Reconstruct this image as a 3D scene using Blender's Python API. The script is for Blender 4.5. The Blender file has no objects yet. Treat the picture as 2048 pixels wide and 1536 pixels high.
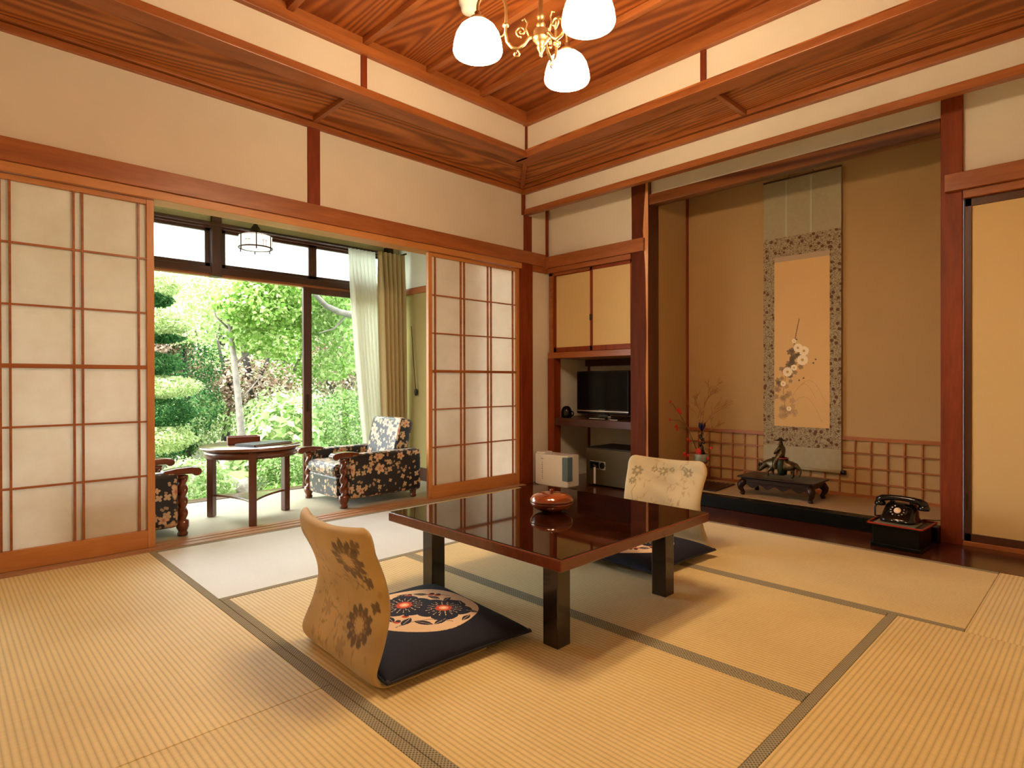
import bpy, bmesh, math, random
import numpy as np
from mathutils import Vector, Matrix
random.seed(7); RNG = np.random.default_rng(11)
PI = math.pi
sc = bpy.context.scene
COL = sc.collection

# ------------------------------------------------------------------ camera
CAM_YAW, CAM_PITCH, CAM_ROLL, CAM_H = math.radians(45.575), math.radians(-0.2394), math.radians(-0.126), 0.86
_f = Vector((math.cos(CAM_YAW)*math.cos(CAM_PITCH), math.sin(CAM_YAW)*math.cos(CAM_PITCH), math.sin(CAM_PITCH)))
_r = Vector((math.sin(CAM_YAW), -math.cos(CAM_YAW), 0)); _u = _r.cross(_f)
_r2 = _r*math.cos(CAM_ROLL) + _u*math.sin(CAM_ROLL); _u2 = -_r*math.sin(CAM_ROLL) + _u*math.cos(CAM_ROLL)
cam_data = bpy.data.cameras.new('camera'); cam = bpy.data.objects.new('camera', cam_data); COL.objects.link(cam)
_m = Matrix((_r2, _u2, -_f)).transposed().to_4x4(); _m.translation = Vector((0, 0, CAM_H))
cam.matrix_world = _m
cam_data.sensor_width = 36.0; cam_data.lens = 36.0*1181.15/2048; cam_data.clip_start = 0.02; cam_data.clip_end = 200
sc.camera = cam

# ------------------------------------------------------------------ light
sc.view_settings.view_transform = 'Standard'; sc.view_settings.look = 'None'
sc.view_settings.exposure = 1.15; sc.view_settings.gamma = 1.0; sc.view_settings.use_curve_mapping = False
SKY_STRENGTH = 5.5
SHADE_STRENGTH = 49.0
SUN_STRENGTH = 5.0
world = bpy.data.worlds.new('overcast_sky'); sc.world = world; world.use_nodes = True
wn = world.node_tree; bgn = wn.nodes['Background']
bgn.inputs['Color'].default_value = (0.93, 0.98, 1.0, 1); bgn.inputs['Strength'].default_value = SKY_STRENGTH
sun_d = bpy.data.lights.new('sun', 'SUN'); sun_d.energy = SUN_STRENGTH; sun_d.angle = math.radians(12); sun_d.color = (1, .96, .88)
sun = bpy.data.objects.new('sun', sun_d); COL.objects.link(sun)
sun.rotation_euler = Vector((0.62, 0.22, -1.0)).to_track_quat('-Z', 'Y').to_euler()
sc.cycles.use_denoising = True
sc.cycles.max_bounces = 10; sc.cycles.diffuse_bounces = 6; sc.cycles.glossy_bounces = 4
sc.cycles.transmission_bounces = 6; sc.cycles.transparent_max_bounces = 12
sc.cycles.sample_clamp_indirect = 6.0; sc.cycles.caustics_reflective = False; sc.cycles.caustics_refractive = False

# ------------------------------------------------------------------ helpers
def s2l(c):
    c = np.asarray(c, float)/255.0
    return tuple(np.where(c <= .04045, c/12.92, ((c+.055)/1.055)**2.4).tolist())

class MB:
    """collects shapes into one mesh"""
    def __init__(s): s.v = []; s.f = []; s.sm = []
    def add(s, vs, fs, smooth=False):
        o = len(s.v); s.v += [tuple(p) for p in vs]
        s.f += [tuple(i+o for i in q) for q in fs]; s.sm += [smooth]*len(fs); return s
    def box(s, x0, x1, y0, y1, z0, z1):
        vs = [(x, y, z) for z in (z0, z1) for y in (y0, y1) for x in (x0, x1)]
        return s.add(vs, [(0,2,3,1),(4,5,7,6),(0,1,5,4),(2,6,7,3),(0,4,6,2),(1,3,7,5)])
    def obox(s, c, h, rz=0, M=None):
        vs = []
        for z in (-1,1):
            for y in (-1,1):
                for x in (-1,1):
                    p = Vector((x*h[0], y*h[1], z*h[2]))
                    p = (M @ p) if M else Matrix.Rotation(rz, 3, 'Z') @ p
                    vs.append(p + Vector(c))
        return s.add(vs, [(0,2,3,1),(4,5,7,6),(0,1,5,4),(2,6,7,3),(0,4,6,2),(1,3,7,5)])
    def bar(s, a, b, w, h):
        a, b = Vector(a), Vector(b); d = (b-a); L = d.length; d.normalize()
        up = Vector((0,0,1)) if abs(d.z) < .95 else Vector((0,1,0))
        sd = d.cross(up).normalized(); up = sd.cross(d)
        vs = []
        for t in (a, b):
            for i, j in ((-1,-1),(1,-1),(1,1),(-1,1)): vs.append(t + sd*i*w/2 + up*j*h/2)
        return s.add(vs, [(0,1,2,3),(7,6,5,4),(0,4,5,1),(1,5,6,2),(2,6,7,3),(3,7,4,0)])
    def tube(s, pts, rad, n=10, cap=True, smooth=True):
        pts = [Vector(p) for p in pts]; m = len(pts)
        if not hasattr(rad, '__len__'): rad = [rad]*m
        vs = []; prev = None
        for i, p in enumerate(pts):
            t = (pts[min(i+1, m-1)] - pts[max(i-1, 0)]).normalized()
            if prev is None:
                a = Vector((0,0,1)) if abs(t.z) < .9 else Vector((1,0,0)); nrm = t.cross(a).normalized()
            else:
                nrm = (prev - t*prev.dot(t)).normalized()
            prev = nrm; b = t.cross(nrm)
            for k in range(n):
                q = 2*PI*k/n; vs.append(p + (nrm*math.cos(q) + b*math.sin(q))*rad[i])
        fs = [(i*n+k, i*n+(k+1)%n, (i+1)*n+(k+1)%n, (i+1)*n+k) for i in range(m-1) for k in range(n)]
        if cap: fs += [tuple(range(n))[::-1], tuple((m-1)*n+k for k in range(n))]
        return s.add(vs, fs, smooth)
    def lathe(s, prof, c=(0,0,0), n=32, smooth=True, sx=1, sy=1):
        vs = []
        for r, z in prof:
            for k in range(n):
                q = 2*PI*k/n; vs.append((c[0]+r*sx*math.cos(q), c[1]+r*sy*math.sin(q), c[2]+z))
        m = len(prof)
        fs = [(i*n+k, i*n+(k+1)%n, (i+1)*n+(k+1)%n, (i+1)*n+k) for i in range(m-1) for k in range(n)]
        if prof[0][0] > 1e-4: fs.append(tuple(range(n))[::-1])
        if prof[-1][0] > 1e-4: fs.append(tuple((m-1)*n+k for k in range(n)))
        return s.add(vs, fs, smooth)
    def prism(s, poly, z0, z1, axis='z', smooth=False):
        """poly: 2-D outline; extruded along axis"""
        def P(a, b, t):
            return {'z': (a, b, t), 'y': (a, t, b), 'x': (t, a, b)}[axis]
        n = len(poly); vs = [P(a, b, z0) for a, b in poly] + [P(a, b, z1) for a, b in poly]
        fs = [tuple(range(n))[::-1], tuple(range(n, 2*n))]
        s.add(vs, fs, False)
        o = len(s.v) - 2*n
        for k in range(n): s.f.append((o+k, o+(k+1)%n, o+n+(k+1)%n, o+n+k)); s.sm.append(smooth)
        return s
    def ball(s, c, r, n=12, m=8):
        prof = [(math.sin(PI*i/m), -math.cos(PI*i/m)) for i in range(m+1)]
        rr = r if hasattr(r, '__len__') else (r, r, r)
        vs = []
        for a, z in prof:
            for k in range(n):
                q = 2*PI*k/n; vs.append((c[0]+a*rr[0]*math.cos(q), c[1]+a*rr[1]*math.sin(q), c[2]+z*rr[2]))
        fs = [(i*n+k, i*n+(k+1)%n, (i+1)*n+(k+1)%n, (i+1)*n+k) for i in range(m) for k in range(n)]
        return s.add(vs, fs, True)
    def grid(s, P, smooth=True):
        """P: array (n,m,3)"""
        n, m = P.shape[:2]
        fs = [(i*m+j, i*m+j+1, (i+1)*m+j+1, (i+1)*m+j) for i in range(n-1) for j in range(m-1)]
        return s.add(P.reshape(-1, 3).tolist(), fs, smooth)
    def build(s, name, mat, parent=None, bevel=0, seg=2, fix=True, subsurf=0):
        me = bpy.data.meshes.new(name); me.from_pydata(s.v, [], s.f)
        me.polygons.foreach_set('use_smooth', s.sm)
        if fix:
            bm = bmesh.new(); bm.from_mesh(me); bmesh.ops.recalc_face_normals(bm, faces=bm.faces); bm.to_mesh(me); bm.free()
        uv = me.uv_layers.new(name='UVMap')
        nl = len(me.loops); vi = np.empty(nl, int); me.loops.foreach_get('vertex_index', vi)
        co = np.empty(len(me.vertices)*3); me.vertices.foreach_get('co', co); co = co.reshape(-1, 3)[vi]
        nr = np.empty(len(me.polygons)*3); me.polygons.foreach_get('normal', nr); nr = np.abs(nr.reshape(-1, 3))
        lt = np.empty(len(me.polygons), int); me.polygons.foreach_get('loop_total', lt); ax = np.repeat(nr.argmax(1), lt)
        u = np.where(ax == 0, co[:,1], co[:,0]); v = np.where(ax == 2, co[:,1], co[:,2])
        uv.data.foreach_set('uv', np.c_[u, v].ravel())
        me.materials.append(mat)
        ob = bpy.data.objects.new(name, me); COL.objects.link(ob)
        if parent is not None: ob.parent = parent
        if bevel:
            b = ob.modifiers.new('bevel', 'BEVEL'); b.width = bevel; b.segments = seg; b.limit_method = 'ANGLE'; b.angle_limit = math.radians(35)
        if subsurf:
            b = ob.modifiers.new('subsurf', 'SUBSURF'); b.levels = b.render_levels = subsurf
        return ob

def empty(name, loc, label, cat, rz=0, group=None):
    o = bpy.data.objects.new(name, None); COL.objects.link(o); o.empty_display_size = .05
    o.location = loc; o.rotation_euler = (0, 0, rz); o['label'] = label; o['category'] = cat
    if group: o['group'] = group
    return o
def tag(o, label, cat, group=None, kind=None):
    o['label'] = label; o['category'] = cat
    if group: o['group'] = group
    if kind: o['kind'] = kind
    return o
def struct(name, mb, mat, bevel=0):
    o = mb.build(name, mat, None, bevel); o['kind'] = 'structure'; return o
def copy_tree(o, parent=None):
    c = o.copy(); COL.objects.link(c)
    if parent is not None: c.parent = parent
    for ch in list(o.children): copy_tree(ch, c)
    return c
def arc(c, r, a0, a1, n, plane='xz'):
    out = []
    for i in range(n+1):
        a = a0 + (a1-a0)*i/n
        p = (c[0]+r*math.cos(a), c[1], c[2]+r*math.sin(a)) if plane == 'xz' else (c[0]+r*math.cos(a), c[1]+r*math.sin(a), c[2])
        out.append(p)
    return out

# ------------------------------------------------------------------ materials
class NT:
    def __init__(s, name):
        s.m = bpy.data.materials.new(name); s.m.use_nodes = True; s.t = s.m.node_tree
        s.t.nodes.clear(); s.out = s.t.nodes.new('ShaderNodeOutputMaterial')
    def n(s, typ, **kw):
        o = s.t.nodes.new('ShaderNode'+typ)
        for k, v in kw.items(): setattr(o, k, v)
        return o
    def link(s, a, b): s.t.links.new(a, b)
    def put(s, sock, v):
        if v is None: return
        if hasattr(v, 'is_output'): s.link(v, sock)
        elif hasattr(v, '__len__') and sock.type == 'RGBA' and len(v) == 3: sock.default_value = (*v, 1)
        else: sock.default_value = v
    def math(s, op, a, b=0.0, clamp=False):
        o = s.n('Math', operation=op, use_clamp=clamp); s.put(o.inputs[0], a); s.put(o.inputs[1], b); return o.outputs[0]
    def mix(s, f, a, b, blend='MIX'):
        o = s.n('Mix', data_type='RGBA', blend_type=blend); s.put(o.inputs[0], f); s.put(o.inputs[6], a); s.put(o.inputs[7], b); return o.outputs[2]
    def coord(s, kind='Object', scale=(1,1,1), loc=(0,0,0), rot=(0,0,0)):
        t = s.n('TexCoord'); mp = s.n('Mapping'); s.link(t.outputs[kind], mp.inputs[0])
        mp.inputs['Scale'].default_value = scale; mp.inputs['Location'].default_value = loc; mp.inputs['Rotation'].default_value = rot
        return mp.outputs[0]
    def noise(s, vec, scale=5, detail=3, rough=.5, dist=0.0):
        o = s.n('TexNoise'); s.put(o.inputs['Vector'], vec); o.inputs['Scale'].default_value = scale
        o.inputs['Detail'].default_value = detail; o.inputs['Roughness'].default_value = rough; o.inputs['Distortion'].default_value = dist
        return o.outputs[0]
    def ramp(s, f, stops, interp='LINEAR'):
        o = s.n('ValToRGB'); s.put(o.inputs[0], f); cr = o.color_ramp; cr.interpolation = interp
        while len(cr.elements) < len(stops): cr.elements.new(.5)
        for e, (p, c) in zip(cr.elements, stops):
            e.position = p; e.color = (*c, 1) if hasattr(c, '__len__') else (c, c, c, 1)
        return o.outputs[0]
    def sep(s, vec):
        o = s.n('SeparateXYZ'); s.put(o.inputs[0], vec); return o.outputs
    def bump(s, h, strength=.3, dist=.002):
        o = s.n('Bump'); s.put(o.inputs['Height'], h); o.inputs['Strength'].default_value = strength; o.inputs['Distance'].default_value = dist
        return o.outputs[0]
    def bsdf(s, color, rough=.5, metal=0.0, spec=.5, normal=None, coat=0.0, coat_rough=.05, sheen=0.0, trans=0.0):
        o = s.n('BsdfPrincipled'); s.put(o.inputs['Base Color'], color); s.put(o.inputs['Roughness'], rough)
        s.put(o.inputs['Metallic'], metal); s.put(o.inputs['Specular IOR Level'], spec)
        o.inputs['Coat Weight'].default_value = coat; o.inputs['Coat Roughness'].default_value = coat_rough
        o.inputs['Sheen Weight'].default_value = sheen; o.inputs['Transmission Weight'].default_value = trans
        if normal is not None: s.link(normal, o.inputs['Normal'])
        s.link(o.outputs[0], s.out.inputs[0]); return o
    def done(s): return s.m

def wood(name, c1, c2, axis='x', rough=.38, freq=1.0, contour=0.0, coat=0.0, spec=.5):
    t = NT(name); k = dict(x=(.12,1,1), y=(1,.12,1), z=(1,1,.12))[axis]
    v = t.coord('Object', scale=tuple(a*freq for a in k))
    n1 = t.noise(v, 9, 6, .6, .8); n2 = t.noise(v, 70, 3, .6)
    f = t.math('ADD', t.math('MULTIPLY', n1, .75), t.math('MULTIPLY', n2, .25))
    if contour:
        w = t.noise(v, 1.6, 1.5, .4, .35)
        w = t.math('SINE', t.math('MULTIPLY', w, contour))
        w = t.math('POWER', t.math('ABSOLUTE', w), 1.6)
        f = t.math('ADD', t.math('MULTIPLY', f, .5), t.math('MULTIPLY', w, .38))
    col = t.ramp(f, [(.30, c1), (.72, c2)])
    t.bsdf(col, rough, normal=t.bump(f, .12, .002), coat=coat, coat_rough=.15, spec=spec)
    return t.done()
def plain(name, c, rough=.5, metal=0.0, coat=0.0, spec=.5, sheen=0.0, var=.0, vs=8):
    t = NT(name)
    if var:
        n = t.noise(t.coord(), vs, 4, .6)
        c2 = tuple(min(1, a*(1+var)) for a in c); c1 = tuple(a*(1-var) for a in c)
        col = t.ramp(n, [(.3, c1), (.7, c2)])
    else: col = c
    t.bsdf(col, rough, metal, spec, coat=coat, sheen=sheen); return t.done()
def plaster(name, c, var=.05):
    t = NT(name); v = t.coord(); n = t.noise(v, 3, 4, .6); g = t.noise(v, 220, 3, .7)
    col = t.ramp(n, [(.3, tuple(a*(1-var) for a in c)), (.75, tuple(a*(1+var*.4) for a in c))])
    t.bsdf(col, .92, spec=.2, normal=t.bump(g, .25, .001)); return t.done()
def attr_mat(name, rough=.8, bumpscale=600, sheen=0.0, coat=0.0, bstr=.3):
    t = NT(name); a = t.n('Attribute', attribute_name='paint')
    t.bsdf(a.outputs[0], rough, spec=.3, sheen=sheen, coat=coat, normal=t.bump(t.noise(t.coord(), bumpscale, 2), bstr, .001)); return t.done()
def emis(name, c, s):
    t = NT(name); e = t.n('Emission'); e.inputs[0].default_value = (*c, 1); e.inputs[1].default_value = s
    t.link(e.outputs[0], t.out.inputs[0]); return t.done()

M = {}
RED1, RED2 = (.125,.018,.0035), (.30,.052,.010); ORG1, ORG2 = (.21,.055,.014), (.47,.155,.042)      # stained cedar
for a in 'xyz':
    M['wood_'+a] = wood('cedar_trim_'+a, *((RED1, RED2) if a == 'z' else (ORG1, ORG2)), a, .5 if a == 'z' else .36, spec=.3 if a == 'z' else .5)
    M['pale_'+a] = wood('pale_cedar_'+a, (.42,.15,.038), (.62,.27,.085), a, .42)
    M['dark_'+a] = wood('dark_wood_'+a, (.04,.011,.005), (.10,.028,.012), a, .35)
M['ceil_y'] = wood('ceiling_board_y', (.24,.065,.012), (.58,.20,.045), 'y', .5, 1.7, 70)
M['ceil_top'] = wood('ceiling_board_top', (.20,.045,.008), (.47,.135,.026), 'y', .5, 1.7, 70)
M['ebony'] = wood('blackened_wood', (.010,.004,.002), (.030,.009,.004), 'y', .35, spec=.3)
M['ceil_x'] = wood('ceiling_board_x', (.24,.065,.012), (.58,.20,.045), 'x', .5, 1.7, 70)
M['ochi'] = wood('figured_beam', (.07,.015,.005), (.24,.075,.02), 'y', .3, 1.6, 40)
M['board'] = wood('alcove_floor_board', (.045,.009,.004), (.09,.02,.008), 'y', .22, coat=.3)
M['sill'] = wood('sill_wood', (.33,.16,.075), (.52,.29,.15), 'x', .45)
M['plaster'] = plaster('warm_plaster', (.78,.71,.60))
M['plaster_toko'] = plaster('alcove_plaster', (.45,.28,.12))
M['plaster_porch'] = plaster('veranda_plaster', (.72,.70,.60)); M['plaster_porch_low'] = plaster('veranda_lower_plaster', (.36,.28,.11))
M['olive'] = plaster('olive_plaster', (.50,.45,.27))
M['fusuma'] = plaster('door_paper', (.68,.49,.23), .02)
M['outer'] = plain('outer_wall', (.4,.36,.3), .9)
M['black_lacquer'] = plain('black_lacquer', (.004,.004,.0035), .3, spec=.12)
M['black_gloss'] = plain('black_bakelite', (.004,.004,.0045), .14, coat=.25, spec=.3)
M['black_matte'] = plain('black_metal', (.012,.011,.010), .45)
M['red_rim'] = plain('red_lacquer', (.28,.02,.012), .25)
M['bronze'] = plain('bronze', (.10,.072,.035), .38, metal=.8, var=.5, vs=60)
M['brass'] = plain('aged_brass', (.36,.23,.10), .42, metal=1.0, var=.15, vs=40)
M['iron'] = plain('dark_bronze_fitting', (.045,.028,.018), .4, metal=.7)
M['white_plastic'] = plain('white_plastic', (.78,.76,.72), .35)
M['tank'] = plain('blue_grey_tank', (.12,.20,.26), .2)
M['grey_mark'] = plain('grey_print', (.25,.24,.23), .5)
M['safe'] = plain('bronze_grey_steel', (.105,.08,.045), .42, metal=.5)
M['silver'] = plain('silver_metal', (.72,.70,.66), .22, metal=1.0)
M['cream'] = plain('cream_plastic', (.8,.66,.5), .4)
M['tusk'] = plain('cream_dial_card', (.85,.62,.42), .4)
M['red_flower'] = plain('red_petal', (.55,.02,.012), .6)
M['blue_flower'] = plain('blue_petal', (.03,.025,.12), .6)
M['twig'] = plain('brown_twig', (.09,.04,.018), .7)
M['dry_twig'] = plain('dry_orange_twig', (.30,.13,.04), .7)
M['ceramic'] = plain('grey_ceramic', (.24,.24,.17), .5, var=.3, vs=50)
M['vase_red'] = plain('red_brown_glaze', (.16,.035,.015), .35)
M['armwood'] = wood('armchair_wood', (.07,.012,.005), (.22,.055,.018), 'x', .22, coat=.4)
M['tablewood'] = wood('round_table_wood', (.06,.014,.006), (.15,.04,.014), 'z', .28, coat=.3)
M['tabletop'] = wood('round_table_top_wood', (.09,.03,.012), (.2,.075,.03), 'x', .2, coat=.5)
M['boxwood'] = plain('tray_wood', (.17,.035,.014), .4); M['folder'] = plain('black_leather', (.012,.012,.013), .35)
M['sheer'] = None

def tatami(name, axis, c1, c2, sheen=.2, rough=.55):
    t = NT(name); v = t.coord(); xyz = t.sep(v)
    p, q = (xyz[1], xyz[0]) if axis == 'x' else (xyz[0], xyz[1])
    s = t.math('ABSOLUTE', t.math('SINE', t.math('MULTIPLY', p, PI/.0155)))
    fine = t.noise(t.coord(scale=(40,3,1) if axis == 'x' else (3,40,1)), 12, 3, .6)
    big = t.noise(v, 2.2, 3, .5)
    f = t.math('ADD', t.math('MULTIPLY', t.math('POWER', s, .6), .42), t.math('ADD', t.math('MULTIPLY', fine, .34), t.math('MULTIPLY', big, .36)))
    col = t.ramp(f, [(.35, c1), (.85, c2)])
    t.bsdf(col, rough, spec=.35, sheen=sheen, normal=t.bump(t.math('ADD', s, t.math('MULTIPLY', fine, .5)), .5, .0012)); return t.done()
TC1, TC2 = (.51,.365,.145), (.84,.67,.31)
M['tat_x'] = tatami('tatami_weave_x', 'x', TC1, TC2); M['tat_y'] = tatami('tatami_weave_y', 'y', TC1, TC2)
M['tat_toko'] = tatami('alcove_rush_mat', 'y', (.26,.15,.05), (.40,.25,.10), .05, .7)
M['tat_white'] = tatami('window_sheen_tatami_weave', 'x', (.62,.62,.58), (.78,.79,.75), .3, .45)  # window sheen painted in as a paler, cooler rush colour
M['porch_mat'] = tatami('veranda_rush_matting', 'x', (.27,.235,.13), (.37,.325,.19))
def heri():
    t = NT('tatami_border_cloth'); x, y, z = t.sep(t.coord())
    a = t.math('SINE', t.math('MULTIPLY', t.math('ADD', x, y), PI/.011)); b = t.math('SINE', t.math('MULTIPLY', t.math('SUBTRACT', x, y), PI/.011))
    f = t.math('MULTIPLY', t.math('ABSOLUTE', a), t.math('ABSOLUTE', b))
    col = t.ramp(f, [(.25, (.40,.36,.26)), (.6, (.17,.15,.085))]); t.bsdf(col, .8, spec=.2); return t.done()
M['heri'] = heri()
def lacquer():
    t = NT('speckled_lacquer'); v = t.coord()
    n = t.noise(v, 130, 4, .7); m = t.noise(v, 9, 3, .5)
    f = t.math('ADD', t.math('MULTIPLY', n, .75), t.math('MULTIPLY', m, .25))
    col = t.ramp(f, [(.44, (.003,.0015,.001)), (.56, (.028,.006,.003)), (.66, (.07,.02,.008))])
    t.bsdf(col, .035, spec=.5); return t.done()
M['lacquer'] = lacquer()
M['lacquer_edge'] = wood('red_lacquer_edge', (.10,.014,.006), (.20,.04,.014), 'x', .2, coat=.8)
M['leg_lacquer'] = plain('dark_leg_lacquer', (.018,.010,.006), .22, coat=.4)
def shoji_paper():
    t = NT('shoji_paper'); n = t.noise(t.coord(scale=(1,1,1)), 5, 5, .65)
    col = t.ramp(n, [(.35, (.76,.71,.64)), (.7, (.84,.80,.74))])
    d = t.n('BsdfDiffuse'); tr = t.n('BsdfTranslucent'); t.link(col, d.inputs[0]); t.link(col, tr.inputs[0])
    mx = t.n('MixShader'); mx.inputs[0].default_value = .34; t.link(d.outputs[0], mx.inputs[1]); t.link(tr.outputs[0], mx.inputs[2])
    t.link(mx.outputs[0], t.out.inputs[0]); return t.done()
M['paper'] = shoji_paper()
def sheer():
    t = NT('sheer_curtain_cloth'); d = t.n('BsdfDiffuse'); tr = t.n('BsdfTranslucent'); tp = t.n('BsdfTransparent')
    d.inputs[0].default_value = (.86,.84,.78,1); tr.inputs[0].default_value = (.86,.85,.78,1)
    a = t.n('MixShader'); a.inputs[0].default_value = .5; t.link(d.outputs[0], a.inputs[1]); t.link(tr.outputs[0], a.inputs[2])
    b = t.n('MixShader'); b.inputs[0].default_value = .12; t.link(a.outputs[0], b.inputs[1]); t.link(tp.outputs[0], b.inputs[2])
    t.link(b.outputs[0], t.out.inputs[0]); return t.done()
M['sheer'] = sheer(); M['drape'] = plain('beige_drape', (.48,.37,.19), .85, sheen=.3)
def glass(name, tint, refl=.06):
    t = NT(name); tp = t.n('BsdfTransparent'); tp.inputs[0].default_value = (*tint, 1); g = t.n('BsdfGlossy'); g.inputs['Roughness'].default_value = .02
    mx = t.n('MixShader'); mx.inputs[0].default_value = refl; t.link(tp.outputs[0], mx.inputs[1]); t.link(g.outputs[0], mx.inputs[2])
    t.link(mx.outputs[0], t.out.inputs[0]); return t.done()
M['glass'] = glass('clear_glass', (.90,.95,.91))
def frosted():
    t = NT('frosted_glass'); tp = t.n('BsdfTransparent'); tp.inputs[0].default_value = (.8,.86,.84,1); tr = t.n('BsdfTranslucent'); tr.inputs[0].default_value = (.9,.95,.94,1)
    mx = t.n('MixShader'); mx.inputs[0].default_value = .55; t.link(tp.outputs[0], mx.inputs[1]); t.link(tr.outputs[0], mx.inputs[2])
    t.link(mx.outputs[0], t.out.inputs[0]); return t.done()
M['frosted'] = frosted()
def floral():
    """navy fabric with clusters of pale blossoms"""
    t = NT('navy_floral_fabric'); uv = t.coord('UV')
    def layer(scale, R, petals, off, dens):
        v = t.n('Mapping'); t.link(uv, v.inputs[0]); v.inputs['Scale'].default_value = (scale,)*3; v.inputs['Location'].default_value = off
        vo = t.n('TexVoronoi'); vo.voronoi_dimensions = '2D'; vo.inputs['Scale'].default_value = 1; vo.inputs['Randomness'].default_value = .75
        t.link(v.outputs[0], vo.inputs['Vector'])
        sb = t.n('VectorMath', operation='SUBTRACT'); t.link(v.outputs[0], sb.inputs[0]); t.link(vo.outputs['Position'], sb.inputs[1])
        x, y, z = t.sep(sb.outputs[0]); cr, cg, cb = t.sep(vo.outputs['Color'])
        th = t.math('ADD', t.math('ARCTAN2', y, x), t.math('MULTIPLY', cr, 6.28))
        pet = t.math('ABSOLUTE', t.math('COSINE', t.math('MULTIPLY', th, petals/2)))
        rad = t.math('MULTIPLY', t.math('ADD', .45, t.math('MULTIPLY', pet, .55)), t.math('MULTIPLY', R, t.math('ADD', .65, t.math('MULTIPLY', cg, .6))))
        d = vo.outputs['Distance']
        m = t.math('MULTIPLY', t.math('LESS_THAN', d, rad), t.math('LESS_THAN', cb, dens))
        return m, t.math('DIVIDE', d, rad), cg
    m1, q1, c1 = layer(9.5, .43, 5, (0,0,0), .62); m2, q2, c2 = layer(19, .38, 4, (.37,.11,0), .52)
    m3, q3, c3 = layer(30, .36, 2, (.7,.4,0), .35)
    base = (.003,.0035,.008)
    col = t.mix(m3, base, (.34,.23,.13)); col = t.mix(m2, col, (.50,.35,.20))
    pc = t.ramp(q1, [(0, (.30,.05,.03)), (.25, (.46,.20,.11)), (.6, (.62,.45,.27)), (1, (.42,.25,.14))])
    col = t.mix(m1, col, pc)
    t.bsdf(col, .36, spec=.5, sheen=.2, normal=t.bump(t.noise(uv, 900, 2), .2, .0005)); return t.done()
M['floral'] = floral()
def brocade():
    t = NT('scroll_brocade'); x = t.coord('Object')
    vo = t.n('TexVoronoi'); vo.inputs['Scale'].default_value = 26; t.link(x, vo.inputs['Vector'])
    m = t.math('LESS_THAN', vo.outputs['Distance'], .30); n = t.noise(x, 90, 3, .6, 1.5)
    m2 = t.math('GREATER_THAN', n, .53)
    col = t.mix(m2, (.36,.29,.17), (.17,.10,.05)); col = t.mix(m, col, (.13,.055,.03)); t.bsdf(col, .75, spec=.2); return t.done()
M['brocade'] = brocade()
M['silk'] = plain('grey_green_silk', (.36,.29,.16), .6, var=.06, vs=40)
M['silk_strip'] = plain('pale_silk_strip', (.42,.38,.25), .6)
def leafmat(name, a, b, c, trans=.35):
    t = NT(name); g = t.n('NewGeometry'); r = g.outputs['Random Per Island']
    col = t.ramp(r, [(0, a), (.5, b), (1, c)])
    d = t.n('BsdfDiffuse'); tr = t.n('BsdfTranslucent'); t.link(col, d.inputs[0]); t.link(col, tr.inputs[0])
    mx = t.n('MixShader'); mx.inputs[0].default_value = trans; t.link(d.outputs[0], mx.inputs[1]); t.link(tr.outputs[0], mx.inputs[2])
    t.link(mx.outputs[0], t.out.inputs[0]); return t.done()
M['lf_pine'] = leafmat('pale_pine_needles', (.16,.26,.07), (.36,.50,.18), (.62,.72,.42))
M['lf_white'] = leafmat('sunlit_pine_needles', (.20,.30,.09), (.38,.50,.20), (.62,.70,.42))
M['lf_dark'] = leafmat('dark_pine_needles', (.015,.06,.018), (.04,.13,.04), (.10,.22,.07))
M['lf_maple'] = leafmat('maple_leaves', (.12,.26,.04), (.27,.44,.10), (.60,.70,.34), .5)
M['lf_mid'] = leafmat('mid_green_leaves', (.07,.16,.03), (.20,.34,.10), (.48,.58,.28))
M['lf_broad'] = leafmat('broad_pale_leaves', (.18,.32,.09), (.42,.58,.24), (.72,.80,.52))
M['lf_brown'] = leafmat('brown_dry_leaves', (.10,.05,.03), (.28,.20,.14), (.55,.46,.38), .2)
M['bark'] = plain('grey_bark', (.13,.115,.10), .9, var=.4, vs=20); M['bark_pale'] = plain('pale_bark', (.20,.18,.155), .9, var=.3, vs=20)
M['bark_dark'] = plain('dark_bark', (.03,.025,.02), .95, var=.4, vs=20)
def ground():
    t = NT('garden_soil_and_moss'); v = t.coord(); n = t.noise(v, 2.5, 5, .6); m = t.noise(v, 40, 3, .7)
    f = t.math('ADD', t.math('MULTIPLY', n, .7), t.math('MULTIPLY', m, .3))
    t.bsdf(t.ramp(f, [(.35, (.05,.045,.03)), (.5, (.16,.17,.08)), (.68, (.30,.28,.20))]), .95, normal=t.bump(m, .6, .02)); return t.done()
M['ground'] = ground()
def rock():
    t = NT('mossy_rock'); v = t.coord(); n = t.noise(v, 12, 5, .6); g = t.n('NewGeometry'); x, y, z = t.sep(g.outputs['Normal'])
    c = t.ramp(n, [(.35, (.22,.20,.18)), (.7, (.50,.47,.42))]); mm = t.math('MULTIPLY', t.math('GREATER_THAN', t.math('ADD', z, t.math('MULTIPLY', n, .6)), 1.12), .85)
    t.bsdf(t.mix(mm, c, (.26,.36,.05)), .9, normal=t.bump(n, .6, .02)); return t.done()
M['rock'] = rock()

# ================================================================== the room
YA, XB, XF = 3.49, 3.55, 3.84            # wall A (garden side), upper wall B, recessed front of the alcove wall
_tn = [0]
def trim(label, mat, bevel=.002, **k):
    _tn[0] += 1; mb = MB(); return _tn[0], mb
def T(mat, *boxes, bevel=.0025):
    _tn[0] += 1; mb = MB()
    for b in boxes: mb.box(*b)
    return struct('trim_%d' % _tn[0], mb, M[mat], bevel)

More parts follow.
